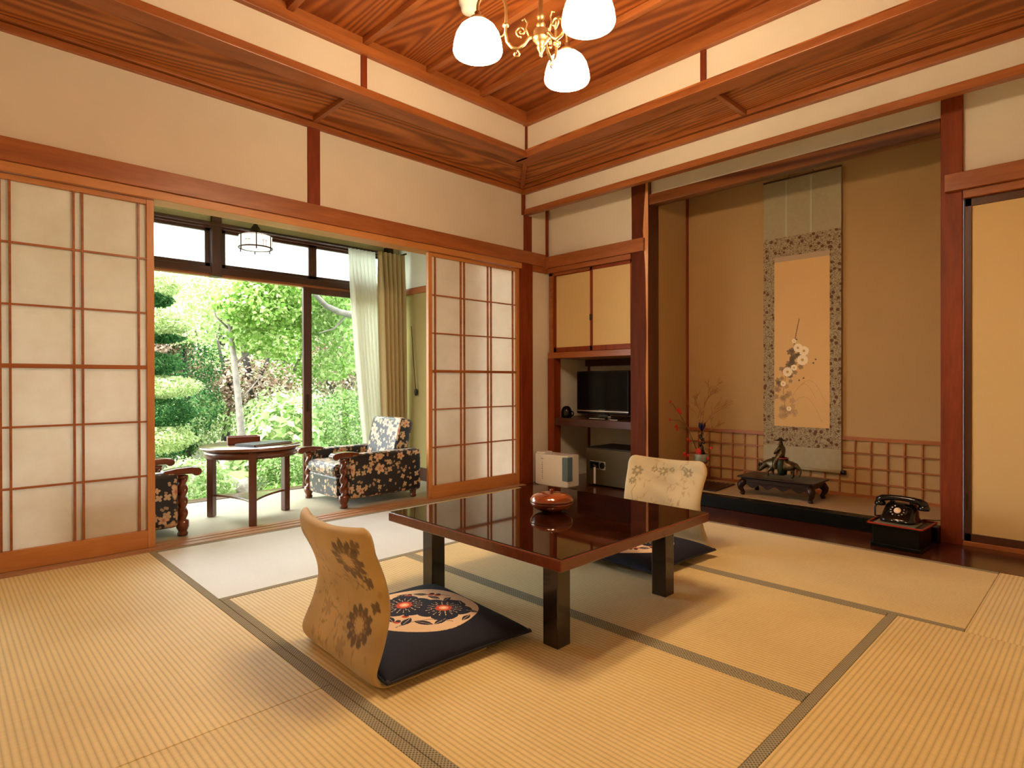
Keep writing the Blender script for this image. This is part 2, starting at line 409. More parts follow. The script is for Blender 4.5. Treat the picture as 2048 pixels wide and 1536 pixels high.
# floor slab, veranda floor, boards
m = MB(); m.box(-.32, 3.41, -.5, 3.42, -.08, -.045); struct('floor', m, M['outer'])
m = MB(); m.box(3.41, 4.42, -.5, 3.49, -.06, 0.0); struct('floor_board', m, M['board'])
m = MB(); m.box(-.85, 3.05, 3.60, 4.66, -.08, -.002); struct('floor_veranda', m, M['porch_mat'])
T('sill', (-.3, 3.52, 3.42, 3.475, -.05, .003), (-.3, 3.52, 3.49, 3.53, -.05, .003), (-.3, 3.52, 3.545, 3.60, -.05, .003), (-.3, 3.52, 3.42, 3.60, -.05, -.006))
T('dark_x', (-.85, 3.05, 4.60, 4.72, -.12, .004), bevel=.004)

# wall A: plaster above the head rail, strip beside the corner post
m = MB(); m.box(-.32, XB+.02, YA, YA+.09, 1.93, 2.60); m.box(3.64, 4.42, YA, YA+.09, -.05, 2.60); struct('wall_garden_side', m, M['plaster'])
T('wood_x', (-.30, 3.80, 3.455, 3.492, 1.852, 1.957))                                        # nageshi rail
T('pale_x', (-.30, 3.52, 3.468, 3.60, 1.806, 1.851))                                       # kamoi head track
T('wood_x', (3.65, 3.84, 3.47, 3.49, 1.80, 1.852))
T('wood_z', (1.655, 1.735, 3.478, 3.50, 1.955, 2.44))                                       # mid stud
T('wood_z', (3.515, 3.65, 3.468, 3.56, -.01, 1.855), bevel=.004)                               # corner post, lower
T('wood_z', (3.56, 3.645, 3.472, 3.50, 1.955, 2.262), bevel=.003)
T('wood_z', (3.535, 3.56, 3.465, 3.50, 2.26, 2.44))
# cove moulding and soffit, both walls (mirrored about the lamp at 1.625, 1.50)
XL, YN = -.30, -.49
for a in ('a',):
    T('wood_x', (XL, XB, 3.468, 3.50, 2.432, 2.468)); T('wood_x', (XL, XB, 3.45, 3.50, 2.472, 2.492))
    T('wood_y', (3.528, XB+.02, YN, 3.49, 2.425, 2.462)); T('wood_y', (3.51, XB+.02, YN, 3.49, 2.466, 2.492))
    T('wood_x', (XL, XB, YN-.01, YN+.03, 2.432, 2.492)); T('wood_y', (XL-.01, XL+.03, YN, 3.49, 2.432, 2.492))
m = MB(); m.prism([(XL, 3.50), (XB+.02, 3.50), (3.02, 2.95), (.23, 2.95)], 2.492, 2.512, 'z'); struct('ceiling_soffit_1', m, M['ceil_x'])
m = MB(); m.prism([(XB+.02, 3.50), (XB+.02, YN), (3.04, .05), (3.02, 2.95)], 2.492, 2.512, 'z'); struct('ceiling_soffit_2', m, M['ceil_y'])
m = MB(); m.prism([(XL, YN), (XB+.02, YN), (3.02, .07), (.23, .07)], 2.492, 2.512, 'z'); struct('ceiling_soffit_3', m, M['ceil_x'])
m = MB(); m.prism([(XL, YN), (.23, .07), (.23, 2.95), (XL, 3.50)], 2.492, 2.512, 'z'); struct('ceiling_soffit_4', m, M['ceil_y'])
# inner rail, plaster band, upper moulding, ceiling boards
T('wood_x', (.20, 3.05, 2.93, 3.05, 2.457, 2.502), bevel=.004); T('wood_y', (3.02, 3.14, -.02, 3.05, 2.457, 2.500), bevel=.004)
T('wood_x', (.20, 3.05, -.05, .07, 2.457, 2.502)); T('wood_y', (.11, .23, -.02, 3.05, 2.457, 2.502))
m = MB(); m.box(.17, 3.08, 2.97, 3.04, 2.50, 2.80); m.box(.17, 3.08, -.04, .03, 2.50, 2.80)
m.box(3.06, 3.13, -.04, 3.04, 2.50, 2.80); m.box(.12, .19, -.04, 3.04, 2.50, 2.80); struct('wall_upper_band', m, M['plaster'])
T('wood_x', (.19, 3.06, 2.935, 2.97, 2.695, 2.745)); T('wood_x', (.19, 3.06, 2.95, 2.97, 2.745, 2.80))
T('wood_y', (3.025, 3.06, .03, 2.97, 2.690, 2.742)); T('wood_y', (3.04, 3.06, .03, 2.97, 2.742, 2.80))
T('wood_z', (1.724, 1.758, 2.955, 2.975, 2.50, 2.70)); T('wood_z', (3.045, 3.062, 1.58, 1.612, 2.50, 2.70)); T('wood_z', (3.045, 3.06, 2.955, 2.97, 2.50, 2.70))
m = MB(); m.box(.12, 3.13, -.04, 3.04, 2.79, 2.82); struct('ceiling', m, M['ceil_top'])
for x in (.005+.435*k for k in range(1, 7)): T('wood_y', (x-.018, x+.018, .03, 2.955, 2.755, 2.79))
T('wood_y', (1.675, 1.705, 3.05, 3.47, 2.465, 2.492)); T('wood_x', (3.14, 3.53, 1.555, 1.585, 2.465, 2.492))
m = MB(); m.bar((3.06, 2.98, 2.478), (3.53, 3.472, 2.478), .032, .028); _tn[0] += 1; struct('trim_%d' % _tn[0], m, M['wood_x'], .002)

# wall B: hanging wall, continuous trim, recessed front
m = MB(); m.box(XB+.012, XB+.10, YN, 3.49, 2.29, 2.60); struct('wall_alcove_side_upper', m, M['plaster'])
T('wood_y', (3.545, 3.60, YN, 3.468, 2.257, 2.302), bevel=.003)
m = MB()
m.box(3.862, 3.93, 2.60, 3.49, 1.93, 2.40); m.box(3.875, 3.93, .64, 2.46, 2.26, 2.40); m.box(3.862, 3.93, YN, .56, 1.93, 2.40)
m.box(3.60, 3.93, YN, 3.49, 2.38, 2.40); struct('wall_alcove_side', m, M['plaster'])
T('wood_y', (3.80, 3.862, 2.472, 3.47, 1.840, 1.938)); T('wood_y', (3.822, 3.87, 2.60, 3.46, 1.800, 1.840))
T('wood_z', (3.835, 3.845, 3.462, 3.492, 1.95, 2.38)); T('wood_z', (3.84, 3.93, 3.40, 3.472, -.01, 1.06), bevel=.003)
T('wood_y', (3.80, 3.862, YN, .628, 1.850, 1.940)); T('wood_y', (3.83, 3.90, YN, .554, 1.808, 1.850))
T('wood_z', (3.84, 3.95, .556, .651, -.01, 2.385), bevel=.004)                                   # right alcove post
T('wood_y', (3.845, 3.90, YN, .556, -.02, .022))
T('ochi', (3.845, 3.935, .651, 2.452, 2.185, 2.262), bevel=.004)
T('wood_z', (4.40, 4.42, 2.44, 2.462, .10, 2.55)); 
T('dark_x', (4.36, 4.42, 2.60, 3.47, 1.00, 1.06)); T('wood_z', (4.40, 4.418, 3.455, 3.472, .0, 1.06))
# alcove shell
m = MB(); m.box(4.42, 4.50, .55, 2.50, -.05, 2.7); m.box(3.92, 4.50, 2.455, 2.60, .0, 2.7); m.box(3.95, 4.50, .56, .64, .0, 2.7); m.box(3.9, 4.5, .5, 2.6, 2.60, 2.70)
struct('wall_alcove', m, M['plaster_toko'])
m = MB(); m.box(4.42, 4.50, 2.5, 3.6, -.05, 2.7); m.box(3.93, 4.45, 3.472, 3.52, -.05, 2.7); m.box(3.9, 4.5, 2.55, 3.6, 2.6, 2.7); struct('wall_shelf_niche', m, M['plaster'])
m = MB(); m.box(3.87, 4.42, .645, 2.455, .0, .083); struct('floor_alcove', m, M['tat_toko'])
T('black_lacquer', (3.785, 3.87, .651, 2.452, .0, .081), bevel=.004)
# lattice along the foot of the alcove wall
m = MB()
ys = [2.352-.0945*k for k in range(18)]
for y in ys: m.box(4.408, 4.42, y-.0045, y+.0045, .09, .472)
for z in (.181, .279, .376): m.box(4.406, 4.42, .645, 2.45, z-.0045, z+.0045)
m.box(4.402, 4.42, .645, 2.45, .083, .102); m.box(4.400, 4.42, .645, 2.45, .462, .484); m.box(4.404, 4.42, .645, .662, .09, .472)
_tn[0] += 1; struct('trim_%d' % _tn[0], m, M['wood_y'])
# natural corner pillar with a strip of pale sapwood
m = MB(); rr = random.Random(3)
zs = [i*2.39/24 for i in range(25)]; rings = []
for z in zs:
    w = .5+.5*math.sin(z*2.1+.4); c = .011 + .030*max(0, 1-abs(z-1.98)/.34) + .003*math.sin(z*9)
    l = .006+.012*max(0, math.sin((z-1.3)*2.3))
    rings.append([(3.97, 2.605), (3.83+l, 2.605), (3.822, 2.605-l), (3.822, 2.450+c), (3.829+c*.2, 2.450), (3.97, 2.446)])
vs = []; fs = []
for z, r in zip(zs, rings): vs += [(x, y, z) for x, y in r]
n = 6
for i in range(24):
    for k in range(n): fs.append((i*n+k, i*n+(k+1)%n, (i+1)*n+(k+1)%n, (i+1)*n+k))
fs += [tuple(range(n)), tuple(24*n+k for k in range(n))]
m.add(vs, fs, False); _tn[0] += 1; pil = struct('trim_%d' % _tn[0], m, wood('alcove_pillar_wood', (.055,.012,.004), (.16,.034,.010), 'z', .6, spec=.15))
pil.data.materials.append(wood('sapwood', (.55,.20,.05), (.75,.34,.11), 'z', .35)); pil.data.materials.append(wood('dark_heart', (.055,.013,.006), (.11,.03,.012), 'z', .35))
for i, p in enumerate(pil.data.polygons):
    if i < 24*n: p.material_index = {3: 1, 4: 2}.get(i % n, 0)
# other walls, roof and outer shell
m = MB(); m.box(XL-.08, XL, YN-.1, 3.58, -.08, 2.6); struct('wall_left', m, M['plaster'])
m = MB(); m.box(XL-.08, 4.5, YN-.09, YN, -.08, 2.6); struct('wall_back', m, M['plaster'])
m = MB(); m.box(-.95, 4.6, YN-.1, 4.95, 2.84, 2.92); struct('ceiling_roof', m, M['outer'])
# veranda shell
m = MB(); m.box(3.05, 3.13, 3.58, 4.66, 1.66, 2.5); struct('wall_veranda_right', m, M['plaster_porch'])
m = MB(); m.box(3.05, 3.13, 3.58, 4.66, -.08, 1.66); struct('wall_veranda_lower', m, M['plaster_porch_low'])
m = MB(); m.box(-.93, -.85, 3.58, 4.66, -.08, 2.5); m.box(-.93, -.30, 3.50, 3.58, -.08, 2.5); struct('wall_veranda_left', m, M['plaster_porch'])
m = MB(); m.box(-.9, 3.1, 4.60, 4.66, 2.02, 2.5); struct('wall_veranda_upper', m, M['olive'])
m = MB(); m.box(-.93, 3.13, 3.58, 4.66, 2.42, 2.46); struct('ceiling_veranda', m, M['olive'])
T('wood_y', (3.03, 3.05, 3.60, 4.60, 1.635, 1.690)); T('dark_y', (3.035, 3.05, 3.60, 4.60, -.002, .11))
# garden front: pillar, beams, transom lights, sliding sash
T('dark_z', (1.444, 1.513, 4.57, 4.66, -.0, 2.42), bevel=.003) if False else T('dark_z', (1.444, 1.513, 4.57, 4.66, 1.63, 2.42), bevel=.003)
T('dark_x', (-.85, 3.05, 4.585, 4.66, 1.650, 1.700), bevel=.003); T('wood_x', (-.85, 3.05, 4.60, 4.66, 1.632, 1.652))
T('dark_x', (-.85, 3.05, 4.585, 4.66, 1.980, 2.025)); T('dark_x', (-.85, 3.05, 4.56, 4.585, 1.995, 2.018))
def transom(i, x0, x1):
    m = MB(); m.box(x0, x1, 4.605, 4.635, 1.958, 1.982); m.box(x0, x1, 4.605, 4.635, 1.70, 1.728); m.box(x0, x0+.034, 4.605, 4.635, 1.70, 1.98); m.box(x1-.034, x1, 4.605, 4.635, 1.70, 1.98)
    w = m.build('window_%d' % i, M['dark_x'], None, .002); w['kind'] = 'structure'
    g = MB(); g.box(x0+.03, x1-.03, 4.618, 4.622, 1.725, 1.96); g.build('pane', M['frosted'], w)
transom(1, -.40, .55); transom(2, .55, 1.442); transom(3, 1.515, 2.228); transom(4, 2.228, 3.05)
m = MB()
m.box(2.145, 2.215, 4.600, 4.630, .004, 1.632); m.box(2.985, 3.05, 4.600, 4.630, .004, 1.632); m.box(2.215, 2.985, 4.600, 4.630, 1.582, 1.632); m.box(2.215, 2.985, 4.600, 4.630, .004, .07)
w = m.build('window_5', M['dark_z'], None, .002); w['kind'] = 'structure'
g = MB(); g.box(2.21, 2.99, 4.612, 4.616, .06, 1.59); g.build('pane', M['glass'], w)
h = MB(); h.box(2.172, 2.188, 4.592, 4.601, .62, .76); h.build('finger_pull', M['iron'], w)
m = MB()
m.box(-.85, -.79, 4.635, 4.655, .004, 1.632); m.box(.02, .085, 4.635, 4.655, .004, 1.632); m.box(-.79, .02, 4.635, 4.655, 1.582, 1.632); m.box(-.79, .02, 4.635, 4.655, .004, .07)
w = m.build('window_6', M['dark_z'], None, .002); w['kind'] = 'structure'
g = MB(); g.box(-.80, .03, 4.643, 4.647, .06, 1.59); g.build('pane', M['glass'], w)

# ------------------------------------------------------------------ tatami mats
def mat_(x0, x1, y0, y1, axis, label, surf=None, grp='tatami mats on the room floor', heri=True):
    e = empty('tatami_mat', ((x0+x1)/2, (y0+y1)/2, -.045), label, 'tatami mat', group=grp)
    hx, hy = (x1-x0)/2-.0008, (y1-y0)/2-.0008; b = .029 if heri else 0
    m = MB()
    if axis == 'x': m.box(-hx, hx, -hy+b, hy-b, .0, .0445)
    else: m.box(-hx+b, hx-b, -hy, hy, .0, .0445)
    m.build('woven_surface', M[surf or ('tat_'+axis)], e, .002)
    if heri:
        for s in (-1, 1):
            m = MB()
            if axis == 'x': m.box(-hx, hx, min(s*hy, s*(hy-b)), max(s*hy, s*(hy-b)), 0, .0455)
            else: m.box(min(s*hx, s*(hx-b)), max(s*hx, s*(hx-b)), -hy, hy, 0, .0455)
            m.build('cloth_border', M['heri'], e, .0015)
    return e
mat_(.805, 2.59, 2.46, 3.418, 'x', 'tatami mat just inside the veranda opening, window sheen painted into its pale colour', 'tat_white')
mat_(.805, 1.69, .585, 2.46, 'y', 'amber tatami mat under the near floor cushion and its chair')
mat_(1.69, 2.52, .585, 2.46, 'y', 'amber tatami mat under the right half of the low table')
mat_(.72, 2.52, -.33, .585, 'x', 'amber tatami mat in the near right corner of the view, its ribs running crosswise')
mat_(2.52, 3.408, .36, 2.46, 'y', 'amber tatami mat along the dark board of the scroll alcove')
mat_(2.59, 3.408, 2.46, 3.418, 'x', 'amber tatami mat in the far corner before the television niche')
mat_(-.09, .805, 1.56, 3.418, 'y', 'amber tatami mat at the foot of the left paper screen')
mat_(-.09, .805, -.30, 1.56, 'y', 'amber tatami mat at the bottom left, short seam across its far end')
mat_(2.52, 3.408, -.49, .36, 'x', 'half tatami mat at the far right end of the alcove board', heri=False)

# ------------------------------------------------------------------ shoji screens
def shoji(x0, x1, label, yc=3.508):
    e = empty('shoji_screen', ((x0+x1)/2, yc, .004), label, 'paper screen', group='paper screens in the veranda opening')
    hw = (x1-x0)/2; st = .034
    for s in (-1, 1):
        m = MB(); m.box(min(s*hw, s*(hw-st)), max(s*hw, s*(hw-st)), -.015, .015, 0, 1.800); m.build('stile', M['pale_z'], e, .002)
    m = MB(); m.box(-hw+st, hw-st, -.014, .014, 1.774, 1.800); m.build('top_rail', M['pale_x'], e, .002)
    m = MB(); m.box(-hw+st, hw-st, -.014, .014, 0, .092); m.build('bottom_rail', M['pale_x'], e, .002)
    k = MB(); iw = 2*(hw-st); nar = .0345; wide = (iw-4*nar)/3; x = -hw+st
    for i in range(7):
        x += nar if i % 2 == 0 else wide
        if i < 6: k.box(x-.0045, x+.0045, -.010, .004, .09, 1.776)
    for i in range(1, 6):
        z = .092+1.682*i/6; t = .010 if i == 3 else .0045
        k.box(-hw+st, hw-st, -.011 if i == 3 else -.009, .004, z-t, z+t)
    k.build('lattice', M['wood_x'], e)
    p = MB(); p.box(-hw+st-.004, hw-st+.004, .004, .0055, .088, 1.778); p.build('paper', M['paper'], e)
    return e
shoji(-.088, .823, 'large paper screen left of the veranda opening, seen widest')
shoji(2.575, 3.512, 'narrow-looking paper screen right of the opening, beside the corner post')

# ------------------------------------------------------------------ cupboard above the niche
e = empty('wall_cupboard', (3.84, 3.02, 1.06), 'small cupboard with two cream doors above the television niche', 'cupboard')
m = MB(); m.box(.0, .56, -.42, .45, 0, .05); m.build('base_shelf', M['wood_y'], e, .003)
m = MB(); m.box(.02, .56, -.42, -.40, .05, .74); m.box(.02, .56, .41, .45, .05, .74); m.box(.54, .56, -.42, .45, .05, .74); m.box(.02, .56, -.42, .45, .72, .74)
m.build('body', M['wood_y'], e)
for i, (y0, y1) in enumerate(((-.415, -.005), (-.035, .405))):
    xo = .012 if i == 0 else .030
    d = MB(); s = .026
    d.box(xo, xo+.018, y0, y0+s*.7, .052, .738); d.box(xo, xo+.018, y1-s, y1, .052, .738); d.box(xo, xo+.018, y0, y1, .052, .094); d.box(xo, xo+.018, y0, y1, .712, .738)
    do = d.build('door', M['wood_z'], e, .002)
    p = MB(); p.box(xo+.006, xo+.014, y0+.015, y1-.015, .09, .715); p.build('paper_panel', M['fusuma'], do)
    h = MB(); yh = y1-.012 if i == 0 else y0+.012
    h.box(xo-.008, xo+.002, yh-.012, yh+.012, .30, .352); h.build('handle', M['iron'], do, .003)
# shelf in the niche
m = MB(); m.box(3.845, 4.42, 2.60, 3.472, .482, .545); tag(m.build('niche_shelf', M['dark_y'], None, .004), 'dark brown wooden shelf carrying the television', 'shelf')

# ------------------------------------------------------------------ plain sliding door at far right
e = empty('sliding_door', (3.87, .08, .022), 'cream papered sliding door at the right edge of the view', 'sliding door')
m = MB(); m.box(-.012, .012, .44, .474, 0, 1.786); m.box(-.012, .012, -.56, -.53, 0, 1.786); m.box(-.012, .012, -.56, .47, 0, .04); m.box(-.012, .012, -.56, .47, 1.745, 1.786)
m.build('frame', M['dark_z'], e, .002)
m = MB(); m.box(-.006, .008, -.54, .45, .035, 1.75); m.build('paper_panel', M['fusuma'], e)
m = MB(); m.box(-.016, -.010, .455, .463, .16, .25); m.build('finger_pull', M['iron'], e)

# ================================================================== painted cloth
class Paint:
    def __init__(s, X, Y, base):
        s.X, s.Y = X, Y; s.c = np.empty(X.shape+(3,)); s.c[:] = base
    def put(s, mask, col, a=1.0):
        mask = mask.astype(float)*a; s.c = s.c*(1-mask[..., None]) + np.asarray(col)*mask[..., None]
    def disc(s, x, y, r, col, a=1): s.put((s.X-x)**2+(s.Y-y)**2 < r*r, col, a)
    def flower(s, x, y, R, n, rot, col, inner=None, icol=None, depth=.35, a=1, sy=1.0):
        dx, dy = s.X-x, (s.Y-y)/sy; r = np.hypot(dx, dy); th = np.arctan2(dy, dx)-rot
        rp = R*(1-depth+depth*np.abs(np.cos(n*th/2))**.6); mk = r < rp
        if inner: mk &= r > inner*R
        s.put(mk, col, a)
        if inner and icol is not None: s.put(r < inner*R, icol, a)
    def rays(s, x, y, r0, r1, n, w, col, rot=0):
        for k in range(n):
            q = rot+2*PI*k/n; s.stroke([(x+r0*math.cos(q), y+r0*math.sin(q)), (x+r1*math.cos(q), y+r1*math.sin(q))], w, col)
            s.disc(x+r1*math.cos(q), y+r1*math.sin(q), w*1.6, col)
    def leaf(s, x, y, L, W, ang, col, a=1):
        dx, dy = s.X-x, s.Y-y; u = dx*math.cos(ang)+dy*math.sin(ang); v = -dx*math.sin(ang)+dy*math.cos(ang)
        s.put((np.abs(v) < W/2*(1-(2*u/L)**2)) & (np.abs(u) < L/2), col, a)
    def stroke(s, pts, w, col, a=1):
        for (x0, y0), (x1, y1) in zip(pts, pts[1:]):
            dx, dy = x1-x0, y1-y0; L2 = dx*dx+dy*dy+1e-12
            t = np.clip(((s.X-x0)*dx+(s.Y-y0)*dy)/L2, 0, 1)
            s.put(np.hypot(s.X-x0-t*dx, s.Y-y0-t*dy) < w/2, col, a)
    def mottle(s, amp, f=30, seed=0):
        r = np.random.default_rng(seed); z = np.zeros(s.X.shape)
        for k in range(10):
            a, b, p = r.normal(size=2)*f, r.normal(size=2)*f*.4, r.uniform(0, 6.28); z += np.sin(s.X*a[0]+s.Y*a[1]+p+2*np.sin(s.X*b[0]+s.Y*b[1]))
        s.c *= (1+amp*z/3)[..., None]; s.c = np.clip(s.c, 0, 1)
        return z
def set_paint(ob, arr):
    at = ob.data.color_attributes.new(name='paint', type='FLOAT_COLOR', domain='POINT')
    a = np.c_[arr.reshape(-1, 3), np.ones(arr.reshape(-1, 3).shape[0])]; at.data.foreach_set('color', a.ravel())
M['paint_cloth'] = attr_mat('printed_cotton', .8, 700); M['paint_brocade'] = attr_mat('woven_brocade', .55, 500, sheen=.3, bstr=.5)
M['paint_silk'] = attr_mat('painted_silk', .7, 800)

# ------------------------------------------------------------------ low table
e = empty('low_table', (1.78, 1.61, 0), 'square low table with glossy speckled dark red lacquer top and black legs', 'table')
m = MB(); m.box(-.455, .455, -.465, .465, .292, .328); m.build('edge_band', M['lacquer_edge'], e, .004, 3)
m = MB(); m.box(-.449, .449, -.459, .459, .327, .3305); m.build('tabletop', M['lacquer'], e, .001)
m = MB(); m.box(-.34, .34, -.35, .35, .27, .292); m.build('apron', M['leg_lacquer'], e, .002)
for sx in (-1, 1):
    for sy in (-1, 1):
        m = MB(); m.box(sx*.325-.032, sx*.325+.032, sy*.332-.032, sy*.332+.032, .0, .292); m.build('leg', M['leg_lacquer'], e, .003)
# lidded wooden bowl
e = empty('lidded_bowl', (1.803, 1.61, .3305), 'round polished orange wood bowl with a knobbed lid on the low table', 'bowl')
M['bowl'] = wood('polished_zelkova', (.16,.028,.006), (.44,.11,.025), 'x', .12, 2.2, 26, coat=.8)
m = MB(); m.lathe([(0, 0), (.038, 0), (.042, .004), (.062, .010), (.080, .022), (.0875, .036), (.0880, .040)], n=48); m.build('base', M['bowl'], e)
m = MB(); m.lathe([(.0885, .040), (.0870, .050), (.078, .062), (.058, .071), (.030, .0755), (0, .0765)], n=48); l = m.build('lid', M['bowl'], e)
m = MB(); m.lathe([(.004, .074), (.005, .080), (.0075, .083), (.0075, .087), (.004, .091), (0, .0915)], n=16); m.build('knob', M['bowl'], l)

# ------------------------------------------------------------------ legless chairs
def make_zaisu():
    e = empty('legless_chair', (0, 0, 0), '', 'floor chair')
    ns, nu = 150, 110
    # side profile: seat board, bend, back
    P = [(.40, .008), (.05, .008)]
    for i in range(1, 9):
        a = -PI/2 - (PI/2)*i/8; P.append((.05+.045*math.cos(a)*1.0, .053+.045*math.sin(a)))
    for i in range(1, 31):
        t = i/30; z = .053+.399*t
        x = .003 + .040*math.sin(PI*min(1, t*1.2)) - .085*max(0, t-.40)**1.3
        P.append((x, z))
    P = np.array(P); d = np.r_[0, np.cumsum(np.hypot(*np.diff(P, axis=0).T))]; S = np.linspace(0, d[-1], ns)
    px, pz = np.interp(S, d, P[:,0]), np.interp(S, d, P[:,1])
    k = np.ones(5)/5
    for a in (px, pz): a[2:-2] = np.convolve(a, k, 'valid')
    tx, tz = np.gradient(px), np.gradient(pz); L = np.hypot(tx, tz); nx, nz = tz/L, -tx/L      # points up/forward side
    u = np.linspace(-1, 1, nu)
    back = np.clip((S-.42)/(d[-1]-.42), 0, 1)
    hw = .222 + .05*np.abs(back-.5)**1.5
    top = np.clip((S-(d[-1]-.07))/.07, 0, 1); hw = hw - .05*(1-np.sqrt(np.clip(1-top**2, 0, 1)))
    U, HW = np.meshgrid(u, hw)[0], hw[:, None]
    Y = U*HW; wrap = back[:, None]*.038*np.abs(U)**2
    th = (.006+.012*np.clip((S-.30)/.16, 0, 1))[:, None]*np.sqrt(np.clip(1-np.abs(U)**10, .02, 1))*np.sqrt(np.clip(1-top[:, None]**8, .02, 1))
    drop = -.012*back[:, None]**3*(1-np.abs(U)**2)            # the top edge dips in the middle
    CX = px[:, None]+wrap; CZ = pz[:, None]+drop*1.0+0*U
    F = np.stack([CX+nx[:, None]*th*-1, Y, CZ+nz[:, None]*th*-1], -1)  # outer side
    G = np.stack([CX-nx[:, None]*th*-1, Y, CZ-nz[:, None]*th*-1], -1)  # inner side
    F[..., 2] = np.maximum(F[..., 2], .001); 
    base = np.array(s2l((204, 172, 112)))
    ZZ = np.repeat(S[:, None]-.42, nu, 1)
    outp = Paint(Y, ZZ, base); inn = Paint(Y, ZZ, np.array(s2l((176, 154, 112))))
    drk = s2l((92, 68, 42)); mid = s2l((150, 118, 70))
    for p, sd in ((outp, 1), (inn, 2)):
        r = random.Random(sd*5)
        z = p.mottle(.10, 25, sd)
        # winding vines
        for k in range(12):
            x, y = r.uniform(-.2, .2), r.uniform(.0, .38); pts = [(x, y)]; q = r.uniform(0, 6.28)
            for i in range(16): q += r.uniform(-.8, .8); x += .014*math.cos(q); y += .016*math.sin(q); pts.append((x, y))
            p.stroke(pts, .0028, (mid if sd == 1 else s2l((150, 128, 84))), .6)
            for (a, b) in pts[2::4]: p.leaf(a, b, .026, .010, r.uniform(0, 6.28), mid, .55)
        for k in range(26): p.leaf(r.uniform(-.21, .21), r.uniform(-.02, .42), r.uniform(.02, .05), r.uniform(.006, .014), r.uniform(.9, 2.2), mid, .4)
    fl = [(-.125, .325, .070), (-.120, .10, .066), (.17, .335, .034)]
    for x, y, R in fl: outp.flower(x, y, R, 11, .3, drk, inner=.40, icol=base*1.02, depth=.38, a=.92)
    for x, y, R in fl: outp.rays(x, y, R*.30, R*.52, 11, .004, mid, .58)
    outp.flower(-.175, .255, .022, 5, 0, drk, depth=.5, a=.9); outp.flower(-.18, .375, .022, 4, 1, drk, depth=.6, a=.8); outp.flower(-.186, .17, .022, 4, .4, drk, depth=.6, a=.9)
    outp.stroke([(-.165, .28), (-.185, .235), (-.155, .225), (-.12, .235), (-.10, .21)], .004, drk, .8)
    outp.flower(.15, .345, .035, 7, .5, mid, depth=.6, a=.6); outp.flower(.08, .10, .03, 6, .5, mid, depth=.6, a=.5); outp.flower(-.05, .02, .03, 6, .5, mid, depth=.6, a=.6)
    for x, y, R in ((-.02, .345, .030), (.03, .36, .018), (-.07, .352, .022), (.13, .35, .03), (.10, .375, .015), (-.165, .33, .034), (-.18, .27, .022), (-.17, .13, .028), (-.185, .07, .02), (.17, .1, .02)):
        inn.flower(x, y, R, 7, x*9, s2l((118, 102, 62)), inner=.3, icol=s2l((176, 154, 112)), depth=.6, a=.85)
    inn.stroke([(-.17, .30), (-.155, .25), (-.175, .21), (-.16, .16), (-.18, .12)], .004, s2l((140, 116, 62)), .8)
    n, mm = ns, nu; mb = MB()
    mb.add(F.reshape(-1, 3).tolist(), [(i*mm+j, i*mm+j+1, (i+1)*mm+j+1, (i+1)*mm+j) for i in range(n-1) for j in range(mm-1)], True)
    o = n*mm
    mb.add(G.reshape(-1, 3).tolist(), [(i*mm+j, (i+1)*mm+j, (i+1)*mm+j+1, i*mm+j+1) for i in range(n-1) for j in range(mm-1)], True)
    side = []
    for i in range(n-1):
        side.append((i*mm, (i+1)*mm, o+(i+1)*mm, o+i*mm)); a = mm-1
        side.append((i*mm+a, o+i*mm+a, o+(i+1)*mm+a, (i+1)*mm+a))
    for j in range(mm-1):
        side.append((j, o+j, o+j+1, j+1)); b = (n-1)*mm
        side.append((b+j, b+j+1, o+b+j+1, o+b+j))
    mb.f += side; mb.sm += [True]*len(side)
    ob = mb.build('upholstered_shell', M['paint_brocade'], e)
    set_paint(ob, np.concatenate([outp.c.reshape(-1, 3), inn.c.reshape(-1, 3)]))
    return e
ch1 = make_zaisu(); ch1.location = (.865, 1.655, .001); ch1.rotation_euler.z = math.radians(-2)
ch1['label'] = 'gold brocade legless floor chair in the foreground, its flowered back towards the viewer'; ch1['group'] = 'floor chairs at the low table'
ch2 = copy_tree(ch1); ch2.location = (2.775, 1.665, .001); ch2.rotation_euler.z = math.radians(181)
ch2['label'] = 'gold brocade legless floor chair on the far right side of the low table'

